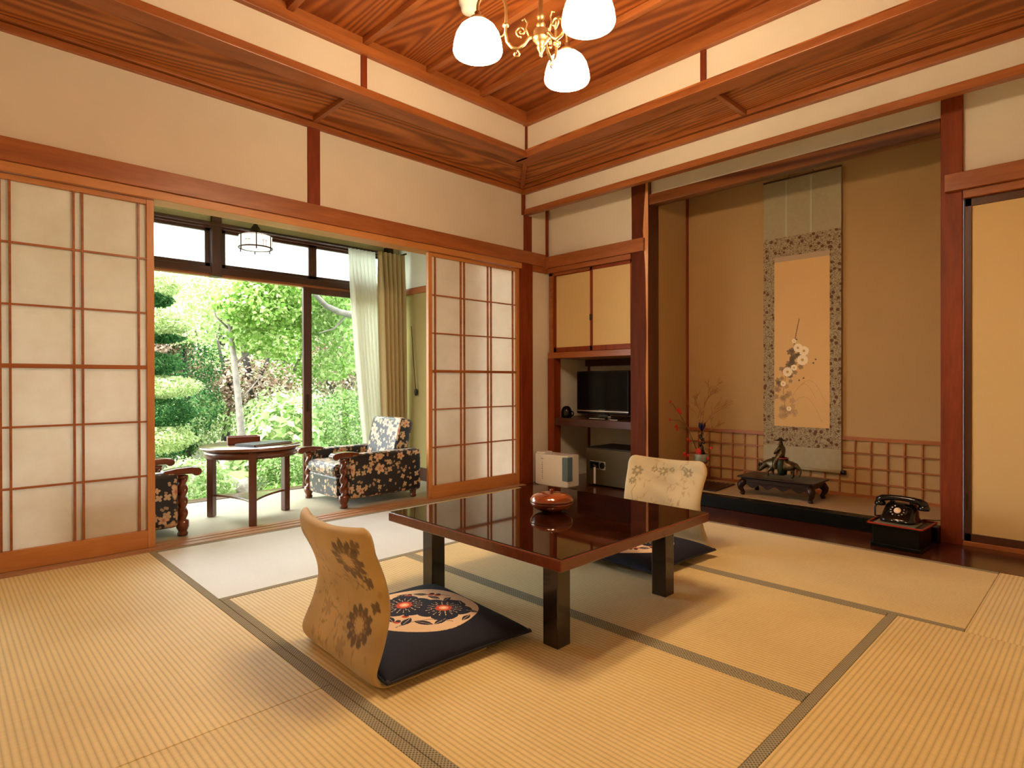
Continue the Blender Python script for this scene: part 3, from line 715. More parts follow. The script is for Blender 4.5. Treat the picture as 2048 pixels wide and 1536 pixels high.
# ------------------------------------------------------------------ floor cushions
def make_cushion():
    e = empty('floor_cushion', (0, 0, 0), '', 'cushion')
    n = 270; t = np.linspace(-1, 1, n); A, B = np.meshgrid(t, t, indexing='ij')
    hx, hy = .265, .292
    pin = lambda q: 1-.045*(1-np.abs(q)**2.5)
    X = A*hx*pin(B); Y = B*hy*pin(A)
    # keep the corners pulled out
    H = np.sqrt(np.clip((1-np.abs(A)**3.2)*(1-np.abs(B)**3.2), 0, 1))
    H = H**.75
    Z = .022 + .050*H + .002*np.sin(A*7+B*3)*H
    navy = s2l((26, 28, 44)); cream = s2l((226, 196, 160)); dnavy = s2l((28, 32, 52)); red = s2l((200, 80, 50)); pk = s2l((236, 170, 130))
    p = Paint(X, Y, navy); cx, cy, R = .03, .012, .198
    inside = (X-cx)**2+(Y-cy)**2 < R*R
    p.disc(cx, cy, R, cream)
    def fl(x, y, r, rot):
        p.flower(x, y, r, 5, rot, dnavy, depth=.22); p.rays(x, y, r*.42, r*.62, 18, .0015, cream, rot); p.rays(x, y, r*.30, r*.42, 12, .0015, cream, rot+.2)
        p.flower(x, y, r*.30, 8, rot, red, depth=.15); p.disc(x, y, r*.17, pk); p.disc(x, y, r*.08, s2l((250, 220, 180)))
    fl(.085, -.045, .098, .4); fl(-.005, .065, .098, 1.0)
    r = random.Random(4)
    for x, y, L, a in ((-.07,-.06,.07,.6),(-.03,-.10,.07,2.1),(-.10,-.01,.06,1.4),(.02,-.125,.06,.2),(-.115,.06,.06,2.6),(-.08,.12,.06,.7),(.12,.07,.06,1.8),(.15,.03,.05,.5),(.10,.13,.06,2.4),(.04,.16,.05,.2),(.17,-.02,.05,1.2),(.15,-.12,.05,2.2),(.10,-.155,.05,.4),(-.02,.175,.05,1.8)):
        p.leaf(x, y, L, L*.42, a, dnavy); p.stroke([(x-L*.4*math.cos(a), y-L*.4*math.sin(a)), (x+L*.4*math.cos(a), y+L*.4*math.sin(a))], .0018, cream)
    for x, y in ((.145,.085),(.13,.105),(-.095,-.045),(-.05,-.02),(.06,.145),(-.135,.03)): p.disc(x, y, .012, red); p.disc(x+.008, y+.006, .009, dnavy)
    p.stroke([(-.12,-.08),(-.06,-.07),(0,-.09),(.05,-.15)], .003, dnavy); p.stroke([(.02,.17),(.08,.12),(.14,.10),(.18,.06)], .003, dnavy)
    out = (X-cx)**2+(Y-cy)**2 >= R*R; p.put(out, navy)
    mb = MB(); mb.grid(np.stack([X, Y, Z], -1)); Zb = .022 - .02*H
    o = n*n; P2 = np.stack([X, Y, Zb], -1)
    s = slice(None, None, 9)
    mb.add(P2[s, s].reshape(-1, 3).tolist(), [(i*30+j, (i+1)*30+j, (i+1)*30+j+1, i*30+j+1) for i in range(29) for j in range(29)], True)
    ob = mb.build('cover', M['paint_cloth'], e, fix=False)
    cc = np.concatenate([p.c.reshape(-1, 3), np.tile(navy, (900, 1))]); set_paint(ob, cc)
    mb = MB(); q = np.linspace(-1, 1, 40); ring = []
    for a, b in [(x, -1) for x in q[:-1]]+[(1, y) for y in q[:-1]]+[(x, 1) for x in q[::-1][:-1]]+[(-1, y) for y in q[::-1]]:
        ring.append((a*hx*(1-.045*(1-abs(b)**2.5)), b*hy*(1-.045*(1-abs(a)**2.5)), .022))
    mb.tube(ring, .0035, 6, cap=False)
    mb.build('piping', plain('navy_cord', navy, .8), e)
    tmat = plain('navy_tassel', s2l((44, 42, 66)), .8)
    for sx in (-1, 1):
        for sy in (-1, 1): tm = MB(); tm.ball((sx*hx*.985, sy*hy*.985, .024), .007, 8, 6); tm.build('corner_tassel', tmat, e)
    return e
cu1 = make_cushion(); cu1.location = (1.165, 1.660, .012); cu1.rotation_euler.z = math.radians(-4)
cu1['label'] = 'navy floor cushion with a cream flower roundel, lying before the foreground chair'; cu1['group'] = 'floor cushions at the low table'
cu2 = copy_tree(cu1); cu2.location = (2.475, 1.665, .012); cu2.rotation_euler.z = math.radians(178)
cu2['label'] = 'navy floor cushion mostly hidden behind the right table leg'

# ------------------------------------------------------------------ armchairs
def make_armchair():
    e = empty('armchair', (0, 0, 0), '', 'armchair')
    F = M['floral']
    m = MB(); m.box(-.315, .315, -.215, .215, .055, .215); m.build('seat_base', F, e, .022, 3)
    m = MB(); m.box(-.335, .20, -.212, .212, .205, .295); m.build('seat_cushion', F, e, .038, 4)
    for s in (-1, 1):
        m = MB(); y0, y1 = sorted((s*.215, s*.305)); m.box(-.265, .325, y0, y1, .055, .365); m.build('arm', F, e, .028, 4)
    m = MB(); Mx = Matrix.Rotation(math.radians(14), 3, 'Y'); m.obox((.225, 0, .385), (.062, .212, .205), M=Mx); m.build('backrest', F, e, .040, 4)
    m = MB(); m.box(.24, .33, -.215, .215, .055, .36); m.build('back_panel', F, e, .02, 3)
    for s in (-1, 1):
        y = s*.262
        # twisted post
        mb = MB(); n = 20; zs = np.linspace(.085, .325, 60); vs = []
        for z in zs:
            for k in range(n):
                q = 2*PI*k/n; r = .023+.0055*math.cos(2*q - z*95); vs.append((-.292+r*math.cos(q), y+r*math.sin(q), z))
        mb.add(vs, [(i*n+k, i*n+(k+1)%n, (i+1)*n+(k+1)%n, (i+1)*n+k) for i in range(59) for k in range(n)], True)
        mb.lathe([(.012, 0), (.026, .002), (.028, .014), (.022, .024), (.026, .034), (.033, .050), (.033, .085), (.02, .09)], (-.292, y, 0), 20)
        mb.lathe([(.02, .318), (.029, .324), (.029, .336), (.02, .340)], (-.292, y, 0), 20)
        mb.build('twisted_post', M['armwood'], e)
        # carved arm end
        prof = [(-.19, .340), (-.19, .372), (-.26, .382), (-.33, .384), (-.37, .378), (-.386, .362), (-.384, .344), (-.368, .332), (-.348, .332), (-.340, .344), (-.30, .346), (-.25, .338)]
        w = MB(); w.prism(prof, y-.036, y+.036, 'y'); w.build('arm_scroll', M['armwood'], e, .011, 3)
    for s in (-1, 1):
        m = MB(); m.lathe([(.012, 0), (.020, .002), (.024, .012), (.018, .022), (.022, .034), (.026, .058)], (.285, s*.25, 0), 16); m.build('rear_foot', M['armwood'], e)
    return e
a1 = make_armchair(); a1.location = (2.285, 3.935, 0); a1['label'] = 'navy floral armchair to the right of the round veranda table, under the curtain'; a1['group'] = 'floral armchairs on the veranda'
a2 = copy_tree(a1); a2.location = (.705, 3.925, 0); a2.rotation_euler.z = PI; a2['label'] = 'navy floral armchair partly hidden behind the left paper screen'

# ------------------------------------------------------------------ round table
C0 = (1.445, 3.845); e = empty('round_table', (*C0, 0), 'round reddish wooden table with three legs and a lower shelf on the veranda', 'table')
m = MB(); m.lathe([(0, .444), (.288, .444), (.296, .449), (.296, .459), (.288, .464), (0, .464)], n=72); m.build('tabletop', M['tabletop'], e)
m = MB(); m.lathe([(.262, .398), (.272, .398), (.272, .445), (.262, .445)], n=72); m.build('apron', M['tablewood'], e)
leg = [(1.359, 3.600), (1.272, 4.052), (1.690, 3.905)]; rel = [(x-C0[0], y-C0[1]) for x, y in leg]
for x, y in rel:
    q = math.atan2(y, x); m = MB(); m.obox((x, y, .22), (.020, .022, .22), q); m.build('leg', M['tablewood'], e, .003)
sh = []
for i in range(3):
    a, b = Vector((*rel[i], 0)), Vector((*rel[(i+1) % 3], 0)); mid = (a+b)/2*.42
    for k in range(12): t = k/12; sh.append(tuple(((1-t)**2*a+2*t*(1-t)*mid+t*t*b)[:2]))
m = MB(); m.prism(sh, .128, .142, 'z'); m.build('lower_shelf', M['tabletop'], e, .002)
# box and folder on the round table
e = empty('tray_box', (1.435, 3.955, .464), 'small brown wooden box on the round veranda table', 'box', rz=math.radians(-14))
m = MB(); m.box(-.095, .095, -.055, .055, 0, .006); m.box(-.095, -.088, -.055, .055, 0, .046); m.box(.088, .095, -.055, .055, 0, .046); m.box(-.095, .095, -.055, -.048, 0, .046); m.box(-.095, .095, .048, .055, 0, .046)
m.build('case', M['boxwood'], e, .002)
m = MB(); m.box(-.085, .085, -.045, .045, .006, .038); m.build('white_contents', M['white_plastic'], e, .01)
e = empty('guest_folder', (1.500, 3.775, .464), 'closed black folder lying on the round veranda table', 'folder', rz=math.radians(20))
m = MB(); m.box(-.15, .15, -.085, .085, .0, .0035); m.box(-.15, .15, -.085, .085, .0105, .014); m.box(-.15, -.144, -.085, .085, .0, .014); m.build('cover', M['folder'], e, .001)
m = MB(); m.box(-.142, .145, -.080, .080, .0035, .0105); m.build('pages', M['white_plastic'], e)

# ------------------------------------------------------------------ curtains
def curtain(name, label, top, bot, z0, z1, mat, folds, amp, y=4.46, gather=1.0):
    n, k = 160, 50; P = np.zeros((k, n, 3)); u = np.linspace(0, 1, n)
    for i in range(k):
        t = i/(k-1); z = z1+(z0-z1)*t; s = t**1.15
        x0 = top[0]+(bot[0]-top[0])*s; x1 = top[1]+(bot[1]-top[1])*s
        a = amp*(.35+.65*min(1, t*6))*(1+.25*np.sin(u*5+t*3))
        ph = folds*2*PI*u + .5*np.sin(t*3+u*4)
        P[i, :, 0] = x0+(x1-x0)*u + .2*a*np.cos(ph*1.0+.5); P[i, :, 1] = y + a*np.sin(ph); P[i, :, 2] = z
    mb = MB(); mb.grid(P); ob = mb.build(name, mat, None, fix=False)
    md = ob.modifiers.new('cloth', 'SOLIDIFY'); md.thickness = .0015
    return tag(ob, label, 'curtain')
curtain('sheer_curtain', 'white sheer curtain bunched at the right end of the garden window', (2.49, 2.745), (2.665, 2.86), .03, 1.985, M['sheer'], 7, .022, 4.50)
curtain('drape', 'beige heavy drape gathered beside the white sheer curtain', (2.735, 3.01), (2.80, 3.02), .03, 1.985, M['drape'], 6, .028, 4.44)
m = MB(); m.tube([(1.6, 4.50, 1.992), (2.99, 4.50, 1.992), (3.0, 4.48, 1.992), (3.0, 4.40, 1.992)], .008, 8); m.box(2.90, 2.92, 4.48, 4.60, 1.985, 2.06)
tag(m.build('curtain_rail', M['iron']), 'dark curtain rail above the garden window', 'curtain rail')
e = empty('curtain_tassel', (3.030, 4.30, .80), 'small black tassel and cord hanging beside the beige drape', 'tassel')
m = MB(); m.tube([(0, 0, .0), (-.005, .01, .10), (-.01, .05, .55)], .003, 6); m.build('cord', M['iron'], e)
m = MB(); m.lathe([(.004, 0), (.014, -.01), (.017, -.03), (.012, -.055), (.004, -.065)], n=12); m.build('knob', M['black_matte'], e)

# ------------------------------------------------------------------ veranda pendant lamp
e = empty('pendant_lantern', (1.574, 4.10, 2.42), 'small drum-shaped glass lantern hanging over the veranda', 'lamp')
z = -2.42
m = MB(); m.tube([(0,0,0), (0,0,z+1.92)], .004, 8); m.lathe([(.012, z+1.935), (.014, z+1.93), (.030, z+1.905), (.034, z+1.885), (.060, z+1.868), (.062, z+1.862), (0, z+1.862)], n=24); m.lathe([(0, -.02), (.04, -.02), (.045, 0)], n=20)
m.build('stem', M['iron'], e)
m = MB(); m.lathe([(.092, z+1.770), (.104, z+1.775), (.104, z+1.850), (.095, z+1.858), (.05, z+1.862)], n=36)
m.lathe([(0, z+1.763), (.06, z+1.764), (.092, z+1.770)], n=36); m.build('glass_drum', emis('lit_veranda_glass', (1, .80, .60), 1.1), e)
m = MB()
def ringt(mb, r, zz, t, n=36, c=(0, 0)): mb.tube([(c[0]+r*math.cos(2*PI*k/n), c[1]+r*math.sin(2*PI*k/n), zz) for k in range(n+1)], t, 6, cap=False)
ringt(m, .106, z+1.772, .005); ringt(m, .106, z+1.852, .002)
for k in range(6):
    q = 2*PI*k/6+.2; m.tube([(.106*math.cos(q), .106*math.sin(q), z+1.755), (.106*math.cos(q), .106*math.sin(q), z+1.855)], .004, 6)
    m.ball((.106*math.cos(q), .106*math.sin(q), z+1.755), .005, 8, 6)
    for dq in (.42, .62): m.tube([(.106*math.cos(q+dq), .106*math.sin(q+dq), z+1.775), (.106*math.cos(q+dq), .106*math.sin(q+dq), z+1.822)], .0015, 5)
    m.tube([(.106*math.cos(q+a), .106*math.sin(q+a), z+1.812) for a in (.34, .44, .54, .64, .72)], .0015, 5)
m.build('metal_cage', M['iron'], e)

# ================================================================== chandelier
HUB = (1.625, 1.500)
e = empty('chandelier', (*HUB, 2.79), 'brass three-arm chandelier with glowing bell glass shades', 'chandelier')
zz = -2.79
m = MB(); m.lathe([(0, -.002), (.055, -.002), (.06, -.012), (.045, -.028), (.018, -.045), (.010, -.055)], n=28); m.build('ceiling_rose', M['brass'], e)
m = MB(); m.lathe([(.0085, -.05), (.0085, zz+2.235), (.012, zz+2.232), (.016, zz+2.222), (.013, zz+2.212), (.009, zz+2.205), (.013, zz+2.198), (.018, zz+2.190), (.013, zz+2.180), (.010, zz+2.172)], n=20); m.build('stem', M['brass'], e)
m = MB(); m.lathe([(.010, zz+2.176), (.026, zz+2.170), (.028, zz+2.166), (.028, zz+2.145), (.030, zz+2.143), (.031, zz+2.136), (.022, zz+2.124), (.012, zz+2.114), (.016, zz+2.106), (.012, zz+2.096), (.008, zz+2.090), (.005, zz+2.080), (.006, zz+2.074), (0, zz+2.068)], n=28)
m.build('hub', M['brass'], e)
M['shade'] = emis('lit_bell_glass', (1, .73, .43), SHADE_STRENGTH)
def spiral(c, r0, r1, a0, a1, n=16): return [(c[0]+(r0+(r1-r0)*i/n)*math.cos(a0+(a1-a0)*i/n), 0, c[1]+(r0+(r1-r0)*i/n)*math.sin(a0+(a1-a0)*i/n)) for i in range(n+1)]
for (dx, dy) in ((1.452-1.625, 1.665-1.5), (1.842-1.625, 1.562-1.5), (1.610-1.625, 1.243-1.5)):
    R = math.hypot(dx, dy); q = math.atan2(dy, dx); Rz = Matrix.Rotation(q, 3, 'Z')
    def rot(ps, Rz=Rz): return [tuple(Rz @ Vector(p)) for p in ps]
    R = .235; b = zz+2.135
    path = [(.026, 0, b+.012), (.045, 0, b+.006), (.062, 0, b-.018), (.085, 0, b-.034), (.108, 0, b-.030), (.126, 0, b-.008), (.132, 0, b+.025), (.130, 0, b+.075), (.130, 0, b+.115)]
    for i in range(1, 20):
        a = PI - PI*i/19; path.append((.1825+.0525*math.cos(a), 0, b+.115+.060*math.sin(a)))
    path.append((.235, 0, b+.08))
    m = MB(); m.tube(rot(path), .0058, 10)
    m.lathe([(.006, 0), (.012, .004), (.012, .010), (.006, .014)], tuple(Rz @ Vector((.131, 0, b+.045))), 12)
    arm = m.build('arm', M['brass'], e)
    m = MB(); m.tube(rot(spiral((.073, b+.030), .022, .004, -PI*.5, PI*2.2)), .0034, 8); m.build('scroll', M['brass'], arm)
    m = MB(); m.tube(rot(spiral((.092, b-.054), .014, .004, PI*.6, PI*2.6)), .0032, 8); m.build('scroll', M['brass'], arm)
    m = MB(); m.tube(rot([(.045, 0, b+.012), (.056, 0, b+.04), (.050, 0, b+.062), (.060, 0, b+.078), (.070, 0, b+.070)]), .003, 8); m.build('scroll', M['brass'], arm)
    m = MB(); m.tube(rot([(.132, 0, b+.030), (.145, 0, b+.012), (.160, 0, b+.010), (.166, 0, b+.022)]), .003, 8); m.build('scroll', M['brass'], arm)
    c = tuple(Rz @ Vector((R, 0, 0)))
    m = MB(); m.lathe([(.007, zz+2.240), (.012, zz+2.235), (.009, zz+2.222), (.026, zz+2.214), (.032, zz+2.208), (.033, zz+2.198), (.028, zz+2.196)], (c[0], c[1], 0), 24); m.build('shade_holder', M['brass'], arm)
    m = MB(); m.lathe([(.030, zz+2.199), (.048, zz+2.190), (.066, zz+2.174), (.080, zz+2.150), (.088, zz+2.122), (.0925, zz+2.092), (.089, zz+2.083), (.086, zz+2.088), (.084, zz+2.122), (.075, zz+2.150), (.060, zz+2.172), (.040, zz+2.184), (.0, zz+2.190)], (c[0], c[1], 0), 40)
    m.build('bell_shade', M['shade'], arm)
    m = MB(); m.ball((c[0], c[1], zz+2.135), (.026, .026, .038), 14, 10); m.build('bulb', emis('lamp_bulb', (1, .76, .46), SHADE_STRENGTH*1.1), arm)
# smoke detector
e = empty('smoke_detector', (1.945, 2.29, 2.79), 'white round smoke detector on the ceiling beside the chandelier', 'smoke detector')
m = MB(); m.lathe([(0, 0), (.05, 0), (.052, -.006), (.050, -.02), (.042, -.026), (.040, -.05), (.034, -.062), (.018, -.070), (0, -.071)], n=32); m.build('housing', M['white_plastic'], e)

# ================================================================== niche things
# television
e = empty('television', (3.97, 2.985, .545), 'black flat television on the niche shelf', 'television')
m = MB(); m.box(0, .055, -.268, .268, .040, .402); m.build('cabinet', M['black_gloss'], e, .008, 3)
m = MB(); m.box(-.002, .004, -.252, .252, .082, .392); m.build('screen', plain('dark_screen', (.003,.003,.0025), .14, spec=.15), e)
m = MB(); m.box(-.005, .0, -.266, .266, .062, .070); m.build('trim_strip', M['silver'], e)
m = MB(); m.box(-.003, .0, -.03, .03, .0735, .0775); m.build('maker_badge', M['grey_mark'], e)
m = MB(); m.lathe([(0, 0), (.12, 0), (.125, .004), (.12, .010), (0, .012)], (.03, 0, .0), 40, sx=.75, sy=1.5); m.build('stand_base', M['black_gloss'], e)
m = MB(); m.box(.02, .045, -.05, .05, .01, .05); m.build('stand_neck', M['black_gloss'], e)
m = MB(); m.box(-.066, -.062, -.08, .08, .006, .010); m.build('chrome_edge', M['silver'], e)
# small card and remote-like silver plate on the shelf
e = empty('shelf_card', (3.905, 2.86, .545), 'small shiny card stand leaning before the television', 'card')
m = MB(); m.obox((0, 0, .016), (.001, .014, .016), M=Matrix.Rotation(math.radians(-12), 3, 'Y')); m.build('card', M['silver'], e)
e = empty('remote_control', (3.885, 2.80, .545), 'small pale remote control lying on the niche shelf', 'remote control', rz=.2)
m = MB(); m.box(-.012, .012, -.035, .035, 0, .010); m.build('case', M['silver'], e, .004); m = MB(); m.box(-.006, .006, -.02, .02, .0095, .0115); m.build('buttons', M['black_matte'], e)
# black pot
e = empty('hot_water_pot', (3.955, 3.355, .545), 'small black domed pot with a loop handle on the niche shelf', 'pot')
m = MB(); m.lathe([(0, 0), (.040, 0), (.046, .006), (.047, .03), (.046, .055), (.040, .078), (.026, .095), (.010, .101), (0, .102)], n=28); m.build('body', M['black_gloss'], e)
m = MB(); m.tube([(0, -.044+.0, .050), (0, -.062, .056), (0, -.076, .048), (0, -.080, .034), (0, -.070, .020), (0, -.044, .014)], .006, 8); m.build('handle', M['black_gloss'], e)
# humidifier
e = empty('humidifier', (3.655, 3.205, 0), 'white humidifier with a blue-grey side tank in the corner of the room', 'humidifier', rz=math.radians(2))
pts = []
for i in range(13): t = i/12; y = .172-.344*t; pts.append((-.075-.028*math.sin(PI*t), y))
pts += [(.075, -.172), (.075, .172)]
m = MB(); m.prism(pts, .012, .268, 'z'); m.build('body', M['white_plastic'], e, .010, 3)
m = MB(); m.box(-.06, .06, -.15, .15, 0, .014); m.build('foot', M['white_plastic'], e)
m = MB(); m.box(-.06, .04, .08, .17, .266, .280); m.build('top_vent', M['white_plastic'], e, .004)
m = MB(); m.box(-.088, -.02, -.180, -.122, .065, .255); m.build('water_tank', M['tank'], e, .006)
m = MB(); m.box(-.1005, -.099, .06, .085, .228, .233)
for k in range(9): m.box(-.1025, -.101, .066, .072+.004*(k % 2), .195-.016*k, .201-.016*k)
m.build('printed_label', M['grey_mark'], e)
# safe
e = empty('safe', (3.90, 2.855, .0), 'bronze-grey hotel safe with a keypad panel in the niche', 'safe')
m = MB(); m.box(.012, .36, -.235, .235, .008, .315); m.build('body', M['black_matte'], e, .004)
m = MB(); m.box(-.008, .012, -.232, .232, .012, .306); m.build('door', M['safe'], e, .003)
m = MB(); m.box(-.011, -.007, .035, .195, .135, .205); m.build('control_panel', M['silver'], e, .002)
m = MB(); m.box(-.0125, -.010, .10, .188, .148, .196); m.build('keypad', M['black_gloss'], e)
m = MB(); m.prism([(.065+.024*math.cos(a), .172+.026*math.sin(a)) for a in np.linspace(0, 2*PI, 24)[:-1]], -.016, -.010, 'x'); m.build('dial', M['black_gloss'], e)
m = MB(); m.obox((-.018, .135, .168), (.003, .016, .006), M=Matrix.Rotation(.6, 3, 'X')); m.build('key', M['silver'], e)
e = empty('key_tag', (3.878, 2.990, .02), 'white plastic tag hanging from the key of the safe', 'key tag')
m = MB(); m.box(0, .004, -.010, .010, 0, .135); m.build('tag', M['white_plastic'], e, .001)

# ================================================================== telephone on its stand
e = empty('telephone_stand', (3.60, .775, 0), 'black lacquer telephone stand with a red rim', 'stand', rz=math.radians(-3))
m = MB(); m.box(-.125, .125, -.125, .125, .112, .122); m.build('top_board', M['black_lacquer'], e, .002)
m = MB()
for b in ((-.127,.127,-.127,-.119), (-.127,.127,.119,.127), (-.127,-.119,-.127,.127), (.119,.127,-.127,.127)): m.box(*b, .119, .127)
m.build('red_rim', M['red_rim'], e, .001)
m = MB(); m.box(-.105, .105, -.105, .105, .0, .112); m.build('cabinet', M['black_lacquer'], e, .004)
m = MB(); m.box(-.113, .113, -.113, .113, .0, .02); m.build('plinth', M['black_lacquer'], e, .003)
m = MB(); m.box(-.10, .03, -.085, .10, .122, .126); m.build('glass_mat', plain('grey_green_mat', (.17,.17,.12), .3), e)
e = empty('rotary_telephone', (3.615, .785, .127), 'black rotary telephone with a cream dial centre', 'telephone', rz=math.radians(-4))
m = MB()                                                    # body wedge, front towards -x
def ringpts(z, x0, x1, hw, n=28):
    out = []
    for k in range(n):
        q = 2*PI*k/n; c, s = math.cos(q), math.sin(q); p = .5
        out.append(((x0+x1)/2+(x1-x0)/2*math.copysign(abs(c)**p, c), hw*math.copysign(abs(s)**p, s), z))
    return out
lv = [(0, -.085, .085, .082), (.012, -.085, .085, .082), (.022, -.078, .083, .076), (.045, -.055, .078, .074), (.070, -.022, .072, .070), (.086, .004, .066, .062), (.090, .012, .062, .058)]
vs = []; n = 28
for a in lv: vs += ringpts(*a)
m.add(vs, [(i*n+k, i*n+(k+1)%n, (i+1)*n+(k+1)%n, (i+1)*n+k) for i in range(len(lv)-1) for k in range(n)]+[tuple(range(n)), tuple((len(lv)-1)*n+k for k in range(n))], True)
m.build('body', M['black_gloss'], e)
TM = Matrix.Rotation(math.radians(-52), 3, 'Y'); TC = Vector((-.040, 0, .056))
def onface(mb, prof, n=32, off=(0, 0)):
    o = len(mb.v); mb.lathe(prof, (0, 0, 0), n)
    for i in range(o, len(mb.v)):
        p = Vector(mb.v[i]); p.x += off[0]; p.y += off[1]; mb.v[i] = tuple(TM @ p + TC)
m = MB(); onface(m, [(.034, -.012), (.044, -.006), (.045, 0), (.042, .004), (.0, .005)]); d = m.build('dial', M['black_gloss'], e)
m = MB(); onface(m, [(.0165, .0055), (.016, .0075), (0, .008)]); m.build('dial_card', M['tusk'], d)
m = MB()
for k in range(10):
    q = .5+k*2*PI/12.5; onface(m, [(.0042, .0045), (.0040, .0062), (0, .0064)], 10, (.030*math.cos(q), .030*math.sin(q)))
m.build('finger_holes', M['silver'], d)
m = MB()
for s in (-1, 1): m.box(.01, .05, s*.045-.007, s*.045+.007, .088, .112)
m.build('cradle', M['black_gloss'], e, .003)
m = MB(); path = [(.02, .100, .083), (.017, .098, .096), (.012, .084, .107), (.012, .048, .114), (.012, 0, .116), (.012, -.048, .114), (.012, -.084, .107), (.017, -.098, .096), (.02, -.100, .083)]
m.tube(path, [.021, .022, .018, .0145, .0135, .0145, .018, .022, .021], 14)
for s in (-1, 1): m.lathe([(.018, .028), (.026, .006), (.027, 0), (.024, -.006), (0, -.008)], (.02, s*.100, .072), 18)
m.build('handset', M['black_gloss'], e)
m = MB(); m.tube([(.02, .108, .09), (.01, .122, .05), (0, .118, .008), (.02, .110, .005), (.05, .08, .005)], .0045, 8); m.build('cord', M['black_matte'], e)
m = MB()
for y in (-.05, -.015, .012): m.ball((-.086, y, .012), (.003, .006, .003), 8, 5)
m.build('front_studs', M['silver'], e)
m = MB(); m.tube([(3.70, .70, .132), (3.78, .67, .12), (3.90, .665, .10), (4.05, .66, .092)], .003, 6); tag(m.build('telephone_cable', M['black_matte']), 'thin dark cable running from the telephone back into the alcove', 'cable')

# ================================================================== alcove things
# display stand with curved legs
e = empty('display_stand', (4.075, 1.565, .083), 'dark carved low display stand with curved legs in the alcove', 'stand')
DK = M['ebony']; m = MB(); m.box(-.135, .135, -.25, .25, .118, .130); m.build('top', DK, e, .003)
m = MB(); m.box(-.118, .118, -.23, .23, .082, .118); m.build('frieze', DK, e, .006)
m = MB()
for s in (-1, 1):
    y = [ -.20+.4*k/24 for k in range(25)]
    low = [(v, .064+.012*math.cos(k*PI/3)) for k, v in enumerate(y)]
    m.prism([(-.20, .085)]+low+[(.20, .085)], s*.112-.006, s*.112+.006, 'x')
m.build('scalloped_apron', DK, e)
for sx in (-1, 1):
    for sy in (-1, 1):
        m = MB(); d = Vector((sx, sy, 0)).normalized(); b = Vector((sx*.100, sy*.205, 0))
        pr = [(0, .095, .022), (.020, .085, .026), (.034, .066, .024), (.034, .046, .018), (.022, .030, .014), (.014, .018, .013), (.020, .010, .015), (.026, .0085, .012)]
        m.tube([b+d*a+Vector((0, 0, z)) for a, z, r in pr], [r for a, z, r in pr], 12); m.ball(b+d*.024+Vector((0, 0, .011)), (.014, .014, .011), 10, 6)
        m.build('leg', DK, e)
# bronze ox with rider (skin modifier: one continuous body each)
def skin(name, pts, edges, root, mat, parent, sub=2):
    me = bpy.data.meshes.new(name); me.from_pydata([p[:3] for p in pts], edges, []); me.materials.append(mat)
    ob = bpy.data.objects.new(name, me); COL.objects.link(ob); ob.parent = parent
    md = ob.modifiers.new('skin', 'SKIN'); md.use_smooth_shade = True
    sv = me.skin_vertices[0].data
    for i, p in enumerate(pts):
        r = p[3]; sv[i].radius = r if hasattr(r, '__len__') else (r, r); sv[i].use_root = (i == root)
    s = ob.modifiers.new('sub', 'SUBSURF'); s.levels = s.render_levels = sub
    return ob
e = empty('ox_and_rider_figure', (4.055, 1.565, .213), 'small bronze figure of a rider seated on an ox with lowered head', 'figurine')
# head towards +y (left in the view)
B = [(0,0,.092,.042), (0,.055,.094,.038), (0,.092,.088,.028), (0,.118,.066,.020), (0,.136,.046,.017), (0,.150,.028,.011),
     (0,-.055,.092,.040), (0,-.088,.088,.030), (0,-.110,.080,.012), (0,-.128,.058,.007), (0,-.124,.030,.006), (0,-.112,.014,.007),
     (.026,.062,.060,.015), (.028,.066,.032,.009), (.028,.060,.006,.009), (-.026,.052,.060,.015), (-.028,.078,.036,.009), (-.028,.074,.006,.009),
     (.026,-.070,.060,.017), (.028,-.062,.032,.009), (.028,-.074,.006,.009), (-.026,-.080,.060,.017), (-.028,-.090,.034,.009), (-.028,-.080,.006,.009)]
E_ = [(0,1),(1,2),(2,3),(3,4),(4,5),(0,6),(6,7),(7,8),(8,9),(9,10),(10,11),(1,12),(12,13),(13,14),(1,15),(15,16),(16,17),(6,18),(18,19),(19,20),(6,21),(21,22),(22,23)]
skin('ox', B, E_, 0, M['bronze'], e)
m = MB()
for s in (-1, 1): m.tube([(s*.012, .118, .074), (s*.026, .126, .084), (s*.030, .136, .096), (s*.022, .142, .104)], [.005, .0045, .003, .001], 8)
m.build('horns', M['bronze'], e)
R_ = [(0,-.005,.140,.030), (0,-.004,.175,.028), (0,-.003,.208,.024), (0,-.002,.226,.010), (0,.002,.246,.0165),
      (-.030,.0,.200,.012), (-.040,.018,.172,.010), (-.022,.034,.158,.008), (.030,.0,.200,.012), (.040,.018,.172,.010), (.022,.034,.158,.008),
      (-.036,.012,.128,.017), (-.046,.026,.092,.014), (-.046,.020,.056,.013), (.036,.012,.128,.017), (.046,.026,.092,.014), (.046,.020,.056,.013)]
RE = [(0,1),(1,2),(2,3),(3,4),(2,5),(5,6),(6,7),(2,8),(8,9),(9,10),(0,11),(11,12),(12,13),(0,14),(14,15),(15,16)]
skin('rider', R_, RE, 0, M['bronze'], e)
m = MB(); m.lathe([(.0, .268), (.010, .267), (.013, .262), (.014, .256), (.040, .249), (.040, .247), (0, .248)], (0, .002, 0), 20); m.build('rider_hat', M['iron'], e)
m = MB(); m.lathe([(.046, .128), (.052, .10), (.050, .06), (.040, .022), (.030, .018), (.0, .018)], (0, -.01, 0), 22, sx=1.0, sy=.62); m.build('saddle_cloth', plain('dark_green_bronze', (.03,.035,.02), .5, metal=.5, var=.4, vs=60), e)
m = MB(); ringt(m, .040, .132, .004, c=(0, -.006)); m.build('saddle_band', M['red_rim'], e)

